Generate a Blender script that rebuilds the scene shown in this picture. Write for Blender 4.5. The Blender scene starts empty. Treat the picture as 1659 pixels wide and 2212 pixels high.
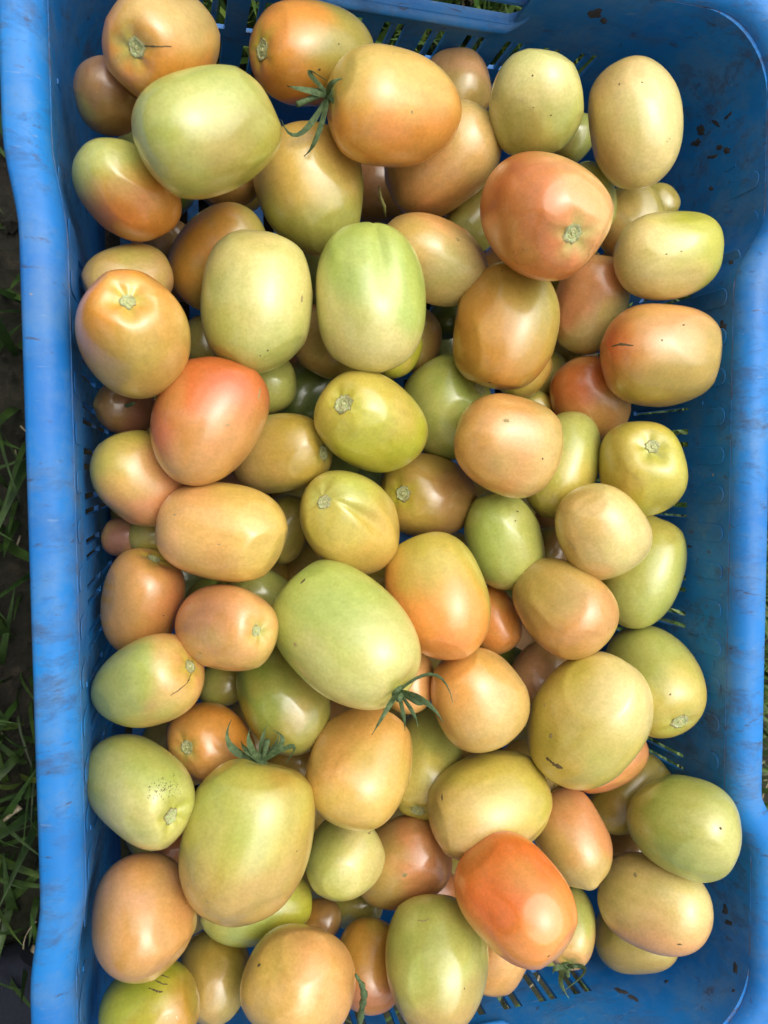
import bpy, bmesh, math, random
import numpy as np
from mathutils import Vector, Matrix, Quaternion, noise
from mathutils.bvhtree import BVHTree
random.seed(4)
rs = np.random.RandomState(4)
S = bpy.context.scene

# ------------------------------------------------------------------ camera
CAM_LOC = (-0.142, 0.046, 0.61)
CAM_ROT = (-0.0534, -0.2802, -0.00635)
camd = bpy.data.cameras.new('camera'); cam = bpy.data.objects.new('camera', camd)
S.collection.objects.link(cam)
cam.location = CAM_LOC; cam.rotation_euler = CAM_ROT
camd.sensor_fit = 'VERTICAL'; camd.sensor_height = 36; camd.sensor_width = 27
camd.lens = 36 * 1661 / 2212
camd.clip_start = 0.01; camd.clip_end = 200
camd.dof.use_dof = True; camd.dof.focus_distance = 0.42; camd.dof.aperture_fstop = 11
S.camera = cam

# ------------------------------------------------------------------ light
SUN_EL, SUN_AZ = math.radians(70), math.radians(35)      # azimuth measured from +Y towards +X
w = bpy.data.worlds.new('World'); S.world = w; w.use_nodes = True
nt = w.node_tree; bg = nt.nodes['Background']
sky = nt.nodes.new('ShaderNodeTexSky'); sky.sky_type = 'NISHITA'; sky.sun_disc = False
sky.sun_elevation = SUN_EL; sky.sun_rotation = SUN_AZ
sky.air_density = 1.0; sky.dust_density = 6.0; sky.ozone_density = 1.0
hs = nt.nodes.new('ShaderNodeHueSaturation'); hs.inputs['Saturation'].default_value = 0.25
nt.links.new(sky.outputs[0], hs.inputs['Color']); nt.links.new(hs.outputs[0], bg.inputs[0])
bg.inputs[1].default_value = 0.14
sd = bpy.data.lights.new('sun', 'SUN'); sd.energy = 1.4; sd.angle = math.radians(74); sd.color = (1.0, 0.96, 0.83)
sun = bpy.data.objects.new('sun', sd); S.collection.objects.link(sun)
sv = Vector((math.sin(SUN_AZ) * math.cos(SUN_EL), math.cos(SUN_AZ) * math.cos(SUN_EL), math.sin(SUN_EL)))
sun.rotation_euler = sv.to_track_quat('Z', 'Y').to_euler()
S.view_settings.view_transform = 'Standard'; S.view_settings.look = 'None'
S.view_settings.exposure = 0.50; S.view_settings.gamma = 1

# ------------------------------------------------------------------ helpers
RM = np.array(Matrix.LocRotScale(None, __import__('mathutils').Euler(CAM_ROT), None).to_3x3())
CL = np.array(CAM_LOC); FP, PX, PY = 1661.0, 829.5, 1106.0
def ray(x, y): return RM @ np.array([(x - PX) / FP, -(y - PY) / FP, -1.0])
def on_z(x, y, z):
    d = ray(x, y); return CL + d * ((z - CL[2]) / d[2])

def tag(o, label=None, cat=None, group=None, kind=None):
    if label: o['label'] = label
    if cat: o['category'] = cat
    if group: o['group'] = group
    if kind: o['kind'] = kind
    return o
def empty(name, loc):
    o = bpy.data.objects.new(name, None); S.collection.objects.link(o); o.location = loc
    o.empty_display_size = .01
    return o
def mesh_obj(name, verts, faces, mat, parent=None, smooth=True, sharp=None, cols=None, origin=None):
    verts = np.asarray(verts, dtype=float)
    org = np.array(origin if origin is not None else (parent.location if parent else verts.mean(0)), dtype=float)
    me = bpy.data.meshes.new(name)
    me.from_pydata((verts - org).tolist(), [], faces)
    if smooth:
        me.shade_smooth()
        if sharp: me.set_sharp_from_angle(angle=math.radians(sharp))
    if cols is not None:
        ca = me.color_attributes.new('col', 'FLOAT_COLOR', 'POINT')
        c4 = np.ones((len(verts), 4), dtype=np.float32); c4[:, :3] = cols
        ca.data.foreach_set('color', c4.ravel())
    if mat: me.materials.append(mat)
    o = bpy.data.objects.new(name, me); S.collection.objects.link(o)
    if parent: o.parent = parent
    else: o.location = org
    return o
def lin(c): return tuple((v / 255 / 12.92 if v / 255 <= .04045 else ((v / 255 + .055) / 1.055) ** 2.4) for v in c)

class MB:
    def __init__(s): s.v = []; s.f = []
    def add(s, v, f):
        n = len(s.v); s.v += [tuple(p) for p in v]; s.f += [tuple(i + n for i in q) for q in f]
def box(mb, x0, x1, y0, y1, z0, z1):
    v = [(x, y, z) for x in (x0, x1) for y in (y0, y1) for z in (z0, z1)]
    mb.add(v, [(0, 1, 3, 2), (4, 6, 7, 5), (0, 4, 5, 1), (2, 3, 7, 6), (0, 2, 6, 4), (1, 5, 7, 3)])
def tube(mb, pts, r, n=7, cap=True):
    pts = [Vector(p) for p in pts]; rr = r if hasattr(r, '__len__') else [r] * len(pts)
    vs = []; t0 = (pts[1] - pts[0]).normalized(); a = t0.orthogonal().normalized()
    for i, p in enumerate(pts):
        t = (pts[min(i + 1, len(pts) - 1)] - pts[max(i - 1, 0)]).normalized()
        a = (a - t * a.dot(t)).normalized(); b = t.cross(a)
        for k in range(n):
            an = 2 * math.pi * k / n; vs.append(p + (a * math.cos(an) + b * math.sin(an)) * rr[i])
    fs = [(i * n + k, i * n + (k + 1) % n, (i + 1) * n + (k + 1) % n, (i + 1) * n + k) for i in range(len(pts) - 1) for k in range(n)]
    if cap: fs += [tuple(range(n))[::-1], tuple((len(pts) - 1) * n + k for k in range(n))]
    mb.add(vs, fs)

# ------------------------------------------------------------------ materials
def new_mat(name):
    m = bpy.data.materials.new(name); m.use_nodes = True
    return m, m.node_tree.nodes, m.node_tree.links, m.node_tree.nodes['Principled BSDF']
def N(nodes, t, **kw):
    n = nodes.new(t)
    for k, v in kw.items():
        if k in n.inputs: n.inputs[k].default_value = v
        else: setattr(n, k, v)
    return n
def ramp(nodes, stops):
    n = nodes.new('ShaderNodeValToRGB'); e = n.color_ramp.elements
    while len(e) < len(stops): e.new(.5)
    for el, (p, c) in zip(e, stops): el.position = p; el.color = (*c, 1) if len(c) == 3 else c
    return n
def mixc(nodes, links, fac, a, b, bt='MIX'):
    m = nodes.new('ShaderNodeMix'); m.data_type = 'RGBA'; m.blend_type = bt
    for s, v in ((0, fac), (6, a), (7, b)):
        if hasattr(v, 'links') or isinstance(v, bpy.types.NodeSocket): links.new(v, m.inputs[s])
        else: m.inputs[s].default_value = v if s == 0 else (*v, 1)
    return m.outputs[2]
def mth(nodes, links, op, a, b=0.0, clamp=False):
    m = nodes.new('ShaderNodeMath'); m.operation = op; m.use_clamp = clamp
    for i, v in enumerate((a, b)):
        if isinstance(v, bpy.types.NodeSocket): links.new(v, m.inputs[i])
        else: m.inputs[i].default_value = v
    return m.outputs[0]

def mat_plastic():
    m, n, l, b = new_mat('blue_plastic')
    tc = n.new('ShaderNodeNewGeometry').outputs['Position']
    def noi(scale, detail=4, rough=.6, vec=tc, dist=0.0):
        x = N(n, 'ShaderNodeTexNoise', Scale=scale, Detail=detail, Roughness=rough, Distortion=dist); l.new(vec, x.inputs['Vector']); return x.outputs['Fac']
    base = ramp(n, [(.3, lin((10, 98, 174))), (.7, lin((16, 122, 196)))]); l.new(noi(9, 3), base.inputs[0])
    # chalky wear: the plastic greyed where handled
    wear = ramp(n, [(.46, (0, 0, 0)), (.62, (1, 1, 1))]); l.new(noi(34, 9, .74), wear.inputs[0])
    c = mixc(n, l, mth(n, l, 'MULTIPLY', wear.outputs[0], .42), base.outputs[0], lin((88, 126, 164)))
    # soil smears
    dm = ramp(n, [(.49, (0, 0, 0)), (.64, (1, 1, 1))]); ms = n.new('ShaderNodeMapping'); ms.inputs['Rotation'].default_value = (.5, .3, .4); ms.inputs['Scale'].default_value = (26, 70, 52); l.new(tc, ms.inputs[0]); l.new(noi(1, 8, .74, ms.outputs[0], .35), dm.inputs[0])
    big = ramp(n, [(.36, (0, 0, 0)), (.60, (1, 1, 1))]); l.new(noi(9, 3), big.inputs[0])
    dirt = mth(n, l, 'MULTIPLY', dm.outputs[0], big.outputs[0])
    c = mixc(n, l, mth(n, l, 'MULTIPLY', dirt, .6), c, lin((64, 56, 52)))
    sm = ramp(n, [(.60, (0, 0, 0)), (.68, (1, 1, 1))]); mq = n.new('ShaderNodeMapping'); mq.inputs['Rotation'].default_value = (.2, .9, 1.1); mq.inputs['Scale'].default_value = (60, 190, 110); l.new(tc, mq.inputs[0]); l.new(noi(1, 7, .7, mq.outputs[0], .5), sm.inputs[0])
    c = mixc(n, l, mth(n, l, 'MULTIPLY', sm.outputs[0], .7), c, lin((58, 46, 40)))
    # fine pale scratches in two directions
    for rot, sc in (((0.3, 0.5, .8), (60, 420, 240)), ((.9, .7, 1.9), (90, 500, 200))):
        mp = n.new('ShaderNodeMapping'); mp.inputs['Rotation'].default_value = rot; mp.inputs['Scale'].default_value = sc; l.new(tc, mp.inputs[0])
        sn = noi(1.0, 2, .5, mp.outputs[0]); sr = ramp(n, [(.71, (0, 0, 0)), (.76, (1, 1, 1))]); l.new(sn, sr.inputs[0])
        c = mixc(n, l, mth(n, l, 'MULTIPLY', sr.outputs[0], .35), c, lin((110, 138, 170)))
    # grimy moulding line running round just under the rim
    sp = n.new('ShaderNodeSeparateXYZ'); l.new(tc, sp.inputs[0])
    wob = mth(n, l, 'MULTIPLY', mth(n, l, 'SUBTRACT', noi(60, 2), .5), .0012)
    d = mth(n, l, 'ABSOLUTE', mth(n, l, 'ADD', mth(n, l, 'SUBTRACT', sp.outputs[2], .2287), wob))
    ln = mth(n, l, 'LESS_THAN', d, .0003)
    lb = ramp(n, [(.42, (0, 0, 0)), (.5, (1, 1, 1))]); l.new(noi(55, 4), lb.inputs[0])
    c = mixc(n, l, mth(n, l, 'MULTIPLY', ln, mth(n, l, 'MULTIPLY', lb.outputs[0], .7)), c, lin((78, 66, 60)))
    # lumps of whitish grit
    vo = N(n, 'ShaderNodeTexVoronoi', Scale=75); l.new(tc, vo.inputs['Vector'])
    gr = mth(n, l, 'MULTIPLY', mth(n, l, 'LESS_THAN', vo.outputs['Distance'], .07), mth(n, l, 'GREATER_THAN', noi(20, 2), .56))
    c = mixc(n, l, mth(n, l, 'MULTIPLY', gr, .7), c, lin((150, 138, 120)))
    l.new(c, b.inputs['Base Color'])
    r = mth(n, l, 'ADD', mth(n, l, 'MULTIPLY', noi(30, 4), .25), .42); l.new(mth(n, l, 'ADD', r, mth(n, l, 'MULTIPLY', dirt, .25)), b.inputs['Roughness'])
    b.inputs['Specular IOR Level'].default_value = .5
    bp = N(n, 'ShaderNodeBump', Strength=.25, Distance=.0012); l.new(mth(n, l, 'ADD', noi(45, 5), mth(n, l, 'MULTIPLY', dirt, .6)), bp.inputs['Height']); l.new(bp.outputs[0], b.inputs['Normal'])
    return m

def mat_skin():
    m, n, l, b = new_mat('tomato_skin')
    at = n.new('ShaderNodeAttribute'); at.attribute_name = 'col'
    tc = n.new('ShaderNodeNewGeometry').outputs['Position']
    def noi(scale, detail=3, rough=.6, dist=0.0):
        x = N(n, 'ShaderNodeTexNoise', Scale=scale, Detail=detail, Roughness=rough, Distortion=dist); l.new(tc, x.inputs['Vector']); return x.outputs['Fac']
    mo = ramp(n, [(.3, (.91, .92, .86)), (.7, (1.08, 1.07, 1.09))]); l.new(noi(160, 5, .7), mo.inputs[0])
    c = mixc(n, l, 1.0, at.outputs['Color'], mo.outputs[0], 'MULTIPLY')
    mo2 = ramp(n, [(.35, (.93, .97, .88)), (.65, (1.04, 1.0, 1.04))]); l.new(noi(45, 3, .6), mo2.inputs[0])
    c = mixc(n, l, 1.0, c, mo2.outputs[0], 'MULTIPLY')
    gn = ramp(n, [(.35, (.93, .92, .86)), (.65, (1.05, 1.05, 1.10))]); l.new(noi(620, 3, .6), gn.inputs[0])
    c = mixc(n, l, 1.0, c, gn.outputs[0], 'MULTIPLY')
    # pores
    vo = N(n, 'ShaderNodeTexVoronoi', Scale=900); l.new(tc, vo.inputs['Vector'])
    po = ramp(n, [(.0, (1, 1, 1)), (.25, (0, 0, 0))]); l.new(vo.outputs['Distance'], po.inputs[0])
    c = mixc(n, l, mth(n, l, 'MULTIPLY', po.outputs[0], .10), c, lin((235, 225, 180)))
    # dark pin-prick blemishes
    v2 = N(n, 'ShaderNodeTexVoronoi', Scale=80); l.new(tc, v2.inputs['Vector'])
    dk = mth(n, l, 'MULTIPLY', mth(n, l, 'LESS_THAN', v2.outputs['Distance'], .038), mth(n, l, 'GREATER_THAN', noi(35, 1), .66))
    c = mixc(n, l, mth(n, l, 'MULTIPLY', dk, .75), c, lin((70, 58, 28)))
    # pale dust and scuffs
    sc = ramp(n, [(.70, (0, 0, 0)), (.76, (1, 1, 1))]); l.new(noi(230, 3, .6, 2.0), sc.inputs[0])
    gt = ramp(n, [(.55, (0, 0, 0)), (.66, (1, 1, 1))]); l.new(noi(28, 2), gt.inputs[0])
    c = mixc(n, l, mth(n, l, 'MULTIPLY', mth(n, l, 'MULTIPLY', sc.outputs[0], gt.outputs[0]), .7), c, lin((222, 205, 160)))
    # brownish rubbed patches
    rb = ramp(n, [(.66, (0, 0, 0)), (.74, (1, 1, 1))]); l.new(noi(60, 6, .75, .5), rb.inputs[0])
    c = mixc(n, l, mth(n, l, 'MULTIPLY', rb.outputs[0], .28), c, lin((120, 98, 45)))
    l.new(c, b.inputs['Base Color'])
    ro = mth(n, l, 'ADD', mth(n, l, 'MULTIPLY', noi(40, 5), .2), .40); l.new(ro, b.inputs['Roughness'])
    b.inputs['Specular IOR Level'].default_value = .5
    b.inputs['Coat Weight'].default_value = .85; b.inputs['Coat IOR'].default_value = 1.6
    l.new(mth(n, l, 'ADD', mth(n, l, 'MULTIPLY', noi(22, 5, .7), .26), .08), b.inputs['Coat Roughness'])
    b.inputs['Subsurface Weight'].default_value = .08
    b.inputs['Subsurface Radius'].default_value = (1, .55, .2); b.inputs['Subsurface Scale'].default_value = .004
    bp = N(n, 'ShaderNodeBump', Strength=.12, Distance=.0004); l.new(noi(260, 4), bp.inputs['Height']); l.new(bp.outputs[0], b.inputs['Normal'])
    return m

def mat_simple(name, c1, c2, scale=200, rough=.6, bump=.3, sss=0, attr=False):
    m, n, l, b = new_mat(name)
    tc = n.new('ShaderNodeNewGeometry').outputs['Position']
    x = N(n, 'ShaderNodeTexNoise', Scale=scale, Detail=5, Roughness=.65); l.new(tc, x.inputs['Vector'])
    r = ramp(n, [(.32, lin(c1)), (.68, lin(c2))]); l.new(x.outputs['Fac'], r.inputs[0])
    c = r.outputs[0]
    if attr:
        at = n.new('ShaderNodeAttribute'); at.attribute_name = 'col'; c = mixc(n, l, 1.0, c, at.outputs['Color'], 'MULTIPLY')
    l.new(c, b.inputs['Base Color']); b.inputs['Roughness'].default_value = rough
    bp = N(n, 'ShaderNodeBump', Strength=bump, Distance=.0008); l.new(x.outputs['Fac'], bp.inputs['Height']); l.new(bp.outputs[0], b.inputs['Normal'])
    if sss: b.inputs['Subsurface Weight'].default_value = sss; b.inputs['Subsurface Scale'].default_value = .002
    return m

M_BLUE = mat_plastic(); M_SKIN = mat_skin()
M_SCAR = mat_simple('stem_scar_cork', (150, 156, 108), (206, 204, 158), 900, .75, .8, attr=True)
M_SEPAL = mat_simple('sepal_green', (48, 68, 36), (92, 112, 70), 450, .75, .6)
M_MARK = mat_simple('dark_scab', (66, 54, 32), (112, 96, 60), 1500, .85, .6)
M_PALEMARK = mat_simple('pale_scab', (120, 104, 62), (176, 160, 110), 1500, .85, .6)
M_GRASS = mat_simple('grass_blade', (36, 58, 20), (78, 106, 44), 60, .5, .3, attr=True)
M_STRAW = mat_simple('dry_straw', (132, 118, 92), (196, 184, 152), 300, .75, .4)
M_CLOTH = mat_simple('navy_cloth', (14, 18, 30), (22, 27, 42), 700, .9, .5)

def mat_soil():
    m, n, l, b = new_mat('damp_soil')
    tc = n.new('ShaderNodeNewGeometry').outputs['Position']
    a = N(n, 'ShaderNodeTexNoise', Scale=70, Detail=9, Roughness=.75); l.new(tc, a.inputs['Vector'])
    r = ramp(n, [(.3, lin((18, 15, 12))), (.55, lin((40, 33, 27))), (.75, lin((82, 70, 58)))]); l.new(a.outputs['Fac'], r.inputs[0])
    g = N(n, 'ShaderNodeTexNoise', Scale=1.2, Detail=4); l.new(tc, g.inputs['Vector'])
    gr = ramp(n, [(.45, (0, 0, 0)), (.6, (1, 1, 1))]); l.new(g.outputs['Fac'], gr.inputs[0])
    c = mixc(n, l, mth(n, l, 'MULTIPLY', gr.outputs[0], .35), r.outputs[0], lin((52, 66, 30)))
    l.new(c, b.inputs['Base Color']); b.inputs['Roughness'].default_value = .9
    v = N(n, 'ShaderNodeTexVoronoi', Scale=120); l.new(tc, v.inputs['Vector'])
    bp = N(n, 'ShaderNodeBump', Strength=.8, Distance=.004); l.new(mth(n, l, 'ADD', a.outputs['Fac'], v.outputs['Distance']), bp.inputs['Height']); l.new(bp.outputs[0], b.inputs['Normal'])
    return m
M_SOIL = mat_soil()
# ------------------------------------------------------------------ ground
def build_ground():
    n = 170
    t = np.linspace(-1, 1, n); c = np.sign(t) * (np.sinh(np.abs(t) * 5.2) / np.sinh(5.2)) * 40
    X, Y = np.meshgrid(c, c, indexing='ij'); v = []
    for i in range(n):
        for j in range(n):
            x, y = X[i, j], Y[i, j]
            z = -.006 + .010 * noise.fractal(Vector((x * 22, y * 22, 0)), 1, 2, 5) if abs(x) < 2 and abs(y) < 2 else -.006
            if abs(x) < .2 and abs(y) < .31: z = -.012
            v.append((x, y, z))
    f = [(i * n + j, (i + 1) * n + j, (i + 1) * n + j + 1, i * n + j + 1) for i in range(n - 1) for j in range(n - 1)]
    tag(mesh_obj('ground', v, f, M_SOIL, origin=(0, 0, 0)), kind='structure')
build_ground()

def blade(mb, cols, x, y, h, wd, az, lean, col, z0=-.006, roll=0.0):
    ca, sa = math.cos(az), math.sin(az); px, py = -sa, ca
    n = 5; vs = []
    for i in range(n + 1):
        t = i / n; r = lean * t ** 1.7; zz = z0 + h * (t - .28 * lean / max(h, .01) * t * t * .5)
        ww = wd * (1 - t ** 2.2) * (.6 + .4 * min(1, t * 5))
        cx, cy = x + ca * r + roll * px * t * t, y + sa * r + roll * py * t * t
        vs += [(cx - px * ww, cy - py * ww, zz), (cx, cy, zz - ww * .35), (cx + px * ww, cy + py * ww, zz)]
    fs = []
    for i in range(n):
        a = i * 3; fs += [(a, a + 1, a + 4, a + 3), (a + 1, a + 2, a + 5, a + 4)]
    mb.add(vs, fs)
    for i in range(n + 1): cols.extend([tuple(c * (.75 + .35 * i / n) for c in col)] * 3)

def build_grass():
    mb = MB(); cols = []
    R = random.Random(11)
    def put(x, y, dens=1, dark=False):
        if abs(x) < .212 and abs(y) < .328: return
        k = R.random()
        col = (1, 1, 1) if k < .5 else ((.72, .9, .62) if k < .72 else ((1.25, 1.15, .8) if k < .9 else (2.1, 1.55, 1.25)))
        if dark: col = (.62, .70, .55) if k < .93 else (1.5, 1.2, 1.0)  # shade beside the crate painted into these blades as darker tints
        h = R.uniform(.03, .13) * dens
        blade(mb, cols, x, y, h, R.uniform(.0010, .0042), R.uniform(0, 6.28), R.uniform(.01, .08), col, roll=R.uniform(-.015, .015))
    for _ in range(1500): put(R.uniform(-.24, .42), R.uniform(.33, .48), 1.05)         # thick beyond the far end
    for _ in range(2300): put(R.uniform(.215, .40), R.uniform(-.2, .4), .8)           # right of the crate
    for _ in range(700): put(R.uniform(.215, .42), R.uniform(-.5, -.05), .6)
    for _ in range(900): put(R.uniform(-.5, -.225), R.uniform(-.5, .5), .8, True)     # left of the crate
    for _ in range(160): put(R.uniform(-.34, -.235), R.uniform(-.36, -.1), .7)
    for _ in range(250): put(R.uniform(-.3, .4), R.uniform(-.55, -.33), .6)
    for _ in range(4200):
        a = R.uniform(0, 6.28); r = R.uniform(.55, 3.2); put(r * math.cos(a), r * math.sin(a), 1)
    o = mesh_obj('grass', mb.v, mb.f, M_GRASS, cols=np.array(cols), origin=(0, 0, 0))
    tag(o, 'green grass blades growing round the blue crate', 'grass', kind='stuff')
    # litter of dry straw and clods too many to count
    mb = MB()
    for _ in range(1500):
        x, y = R.uniform(-.5, .5), R.uniform(-.6, .6)
        if (abs(x) < .212 and abs(y) < .328) or (x < 0 and R.random() < .6): continue
        a = R.uniform(0, 6.28); L = R.uniform(.006, .04); z = R.uniform(.001, .012)
        tube(mb, [(x, y, z), (x + L * .5 * math.cos(a), y + L * .5 * math.sin(a), z + R.uniform(0, .004)), (x + L * math.cos(a + .3), y + L * math.sin(a + .3), z)], R.uniform(.0003, .0009), 4)
    tag(mesh_obj('straw_litter', mb.v, mb.f, M_STRAW, origin=(0, 0, 0)), 'dry straw bits scattered on the dark soil', 'litter', kind='stuff')
    mb = MB()
    for _ in range(2600):
        x, y = R.uniform(-.5, .5), R.uniform(-.6, .6)
        if abs(x) < .21 and abs(y) < .325: continue
        s = R.uniform(.0012, .005) * (1 if R.random() < .9 else 2); z = .001
        vs = []
        for (a, b, c) in ((1, 0, 0), (-1, 0, 0), (0, 1, 0), (0, -1, 0), (0, 0, 1), (0, 0, -1)):
            k = s * R.uniform(.6, 1.2); vs.append((x + a * k, y + b * k, z + c * k * .8))
        mb.add(vs, [(0, 2, 4), (2, 1, 4), (1, 3, 4), (3, 0, 4), (2, 0, 5), (1, 2, 5), (3, 1, 5), (0, 3, 5)])
    tag(mesh_obj('soil_crumbs', mb.v, mb.f, M_SOIL, origin=(0, 0, 0), smooth=False), 'crumbs of dark soil around the crate', 'soil', kind='stuff')
build_grass()

def straw_piece(p0, p1, wd, label, bend=.0):
    mb = MB(); a, b = Vector(p0), Vector(p1); d = (b - a).normalized(); s = Vector((-d.y, d.x, 0))
    vs = []; n = 7
    for i in range(n):
        t = i / (n - 1); c = a.lerp(b, t) + s * bend * math.sin(math.pi * t); ww = wd * (.8 + .3 * math.sin(2 + 5 * t))
        vs += [c - s * ww, c - s * ww * .5 + Vector((0, 0, wd * .7)), c + s * ww * .4 + Vector((0, 0, wd * .55)), c + s * ww]
    fs = [(4 * i + k, 4 * i + (k + 1) % 4, 4 * i + 4 + (k + 1) % 4, 4 * i + 4 + k) for i in range(n - 1) for k in range(4)]
    fs += [(0, 3, 2, 1), tuple(4 * n - 4 + k for k in range(4))]
    mb.add(vs, fs)
    tag(mesh_obj('straw', mb.v, mb.f, M_STRAW), label, 'straw', 'loose straw pieces on the soil')
straw_piece(on_z(30, 2098, .012), on_z(80, 2045, .018), .0035, 'broad pale flat straw on the soil, lower left of the crate')
straw_piece(on_z(-25, 1800, .012), on_z(44, 1742, .016), .0028, 'pale straw at the left edge beside the crate, above the broad one')
straw_piece(on_z(50, 2060, .02), on_z(78, 1990, .02), .0008, 'hair thin pale stem lying just above the broad flat straw', .003)

def skin_body(name, nodes, edges, root_i, mat, parent, sub=2):
    me = bpy.data.meshes.new(name); org = np.array(parent.location)
    me.from_pydata([tuple(np.array(p[:3]) - org) for p in nodes], edges, [])
    o = bpy.data.objects.new(name, me); S.collection.objects.link(o); o.parent = parent
    m = o.modifiers.new('skin', 'SKIN'); m.use_smooth_shade = True
    sv = me.skin_vertices[0].data
    for k, p in enumerate(nodes): sv[k].radius = (p[3], p[4] if len(p) > 4 else p[3]); sv[k].use_root = (k == root_i)
    ss_ = o.modifiers.new('sub', 'SUBSURF'); ss_.levels = sub; ss_.render_levels = sub
    me.materials.append(mat); return o
def build_person():
    # the photographer, standing on the left and leaning over the crate; only a shoe edge shows, bottom left
    c = on_z(-28, 2215, .03)
    t = empty('person', (c[0] - .12, c[1] + .1, 0))
    tag(t, "person's dark navy shoe and trouser leg in the bottom left corner", 'person')
    feet = [(Vector((c[0], c[1], 0)), math.radians(52)), (Vector((-.40, .16, 0)), math.radians(-12))]
    ank = []
    for c0, ang in feet:
        mb = MB(); d = Vector((math.cos(ang), math.sin(ang), 0)); s = Vector((-d.y, d.x, 0)); rings = []
        for k in range(15):
            u = k / 14; L = -.20 + .27 * u; wd = .034 + .016 * math.sin(math.pi * min(1, u * 1.05)) ** .7; hh = .035 + .06 * (1 - u) ** 1.4
            if u > .85: wd *= math.sqrt(max(.02, 1 - ((u - .85) / .16) ** 2)); hh *= .9
            rings.append([c0 - d * .02 + d * L + s * wd * math.copysign(abs(math.cos(a)) ** .6, math.cos(a)) + Vector((0, 0, .003 + hh * (.5 + .5 * math.copysign(abs(math.sin(a)) ** .8, math.sin(a))))) for a in [2 * math.pi * q / 16 for q in range(16)]])
        vs = [p for r in rings for p in r]; fs = [(i * 16 + k, i * 16 + (k + 1) % 16, i * 16 + 16 + (k + 1) % 16, i * 16 + 16 + k) for i in range(14) for k in range(16)]
        fs += [tuple(range(16))[::-1], tuple(14 * 16 + k for k in range(16))]
        mb.add(vs, fs); mesh_obj('shoe', mb.v, mb.f, M_CLOTH, t, sharp=50); ank.append(c0 - d * .17 + Vector((0, 0, .09)))
    A1, A2 = ank; H = Vector((-.53, -.05, .86))
    K1, K2 = Vector((-.40, -.34, .46)), Vector((-.43, .14, .46))
    n = [(H.x, H.y, H.z, .15, .17), (H.x + .0, H.y - .10, H.z - .06, .10), (*K1, .066), (*A1, .056), (H.x, H.y + .10, H.z - .06, .10), (*K2, .066), (*A2, .056)]
    skin_body('trousers', n, [(0, 1), (1, 2), (2, 3), (0, 4), (4, 5), (5, 6)], 0, M_CLOTH, t)
    n = [(H.x, H.y, H.z + .04, .15, .17), (-.49, -.03, 1.06, .14, .17), (-.40, -.02, 1.26, .13, .18), (-.35, -.01, 1.36, .07, .09),
         (-.40, -.19, 1.30, .065), (-.38, -.25, 1.04, .05), (-.27, -.11, .80, .036), (-.40, .17, 1.30, .065), (-.38, .25, 1.04, .05), (-.27, .19, .80, .036)]
    skin_body('jacket', n, [(0, 1), (1, 2), (2, 3), (2, 4), (4, 5), (5, 6), (2, 7), (7, 8), (8, 9)], 0, M_JACKET, t)
    n = [(x_ + .10, y_, z_, *r_) for x_, y_, z_, *r_ in [(-.45, -.01, 1.36, .055), (-.42, -.005, 1.42, .055), (-.385, 0, 1.48, .075, .075), (-.36, .0, 1.555, .082, .078), (-.365, 0, 1.60, .06), (-.302, 0, 1.50, .016), (-.325, 0, 1.525, .02)]]
    hd = skin_body('head', n, [(0, 1), (1, 2), (2, 3), (3, 4), (2, 6), (6, 5)], 1, M_SKINP, t)
    R_ = .093
    vs = [(-.275 + R_ * math.sin(u) * math.cos(v) * .98, R_ * math.sin(u) * math.sin(v) * .92, 1.555 + R_ * 1.02 * math.cos(u)) for u in np.linspace(0.01, 1.75, 10) for v in np.linspace(0, 2 * math.pi, 20, endpoint=False)]
    vs = [(x, y, z if x < -.23 else max(z, 1.60)) for x, y, z in vs]
    mesh_obj('hair', vs, [(i * 20 + k, (i + 1) * 20 + k, (i + 1) * 20 + (k + 1) % 20, i * 20 + (k + 1) % 20) for i in range(9) for k in range(20)], M_HAIR, t)
    for sg, y0 in ((-1, -.11), (1, .19)):
        W = Vector((-.27, y0, .80)); yc = .046; P = Vector((-.205, yc + sg * .075, .685))
        n = [(*W, .028), (*(W.lerp(P, .55)), .024, .03), (*P, .018, .034)]; e = [(0, 1), (1, 2)]
        for q, ln in enumerate((.066, .074, .070, .056)):
            b0 = P + Vector((-.022 + .017 * q, 0, -.012)); b1 = b0 + Vector((.006, -sg * .004, -ln * .55)); b2 = b1 + Vector((.004, -sg * ln * .42, -.004)); m_ = len(n)
            n += [(*b0, .010), (*b1, .0085), (*b2, .0072)]; e += [(2, m_), (m_, m_ + 1), (m_ + 1, m_ + 2)]
        b0 = P + Vector((.030, -sg * .006, .0)); b1 = b0 + Vector((.012, -sg * .018, -.018)); b2 = b1 + Vector((.004, -sg * .024, -.012)); m_ = len(n)
        n += [(*b0, .011), (*b1, .010), (*b2, .008)]; e += [(2, m_), (m_, m_ + 1), (m_ + 1, m_ + 2)]
        skin_body('hand', n, e, 2, M_SKINP, t)
M_JACKET = mat_simple('grey_jacket', (60, 62, 66), (84, 86, 90), 500, .9, .4)
M_SKINP = mat_simple('hand_skin', (128, 86, 62), (150, 104, 78), 300, .55, .2)
M_HAIR = mat_simple('black_hair', (16, 13, 11), (30, 25, 21), 900, .6, .6)
build_person()

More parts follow.
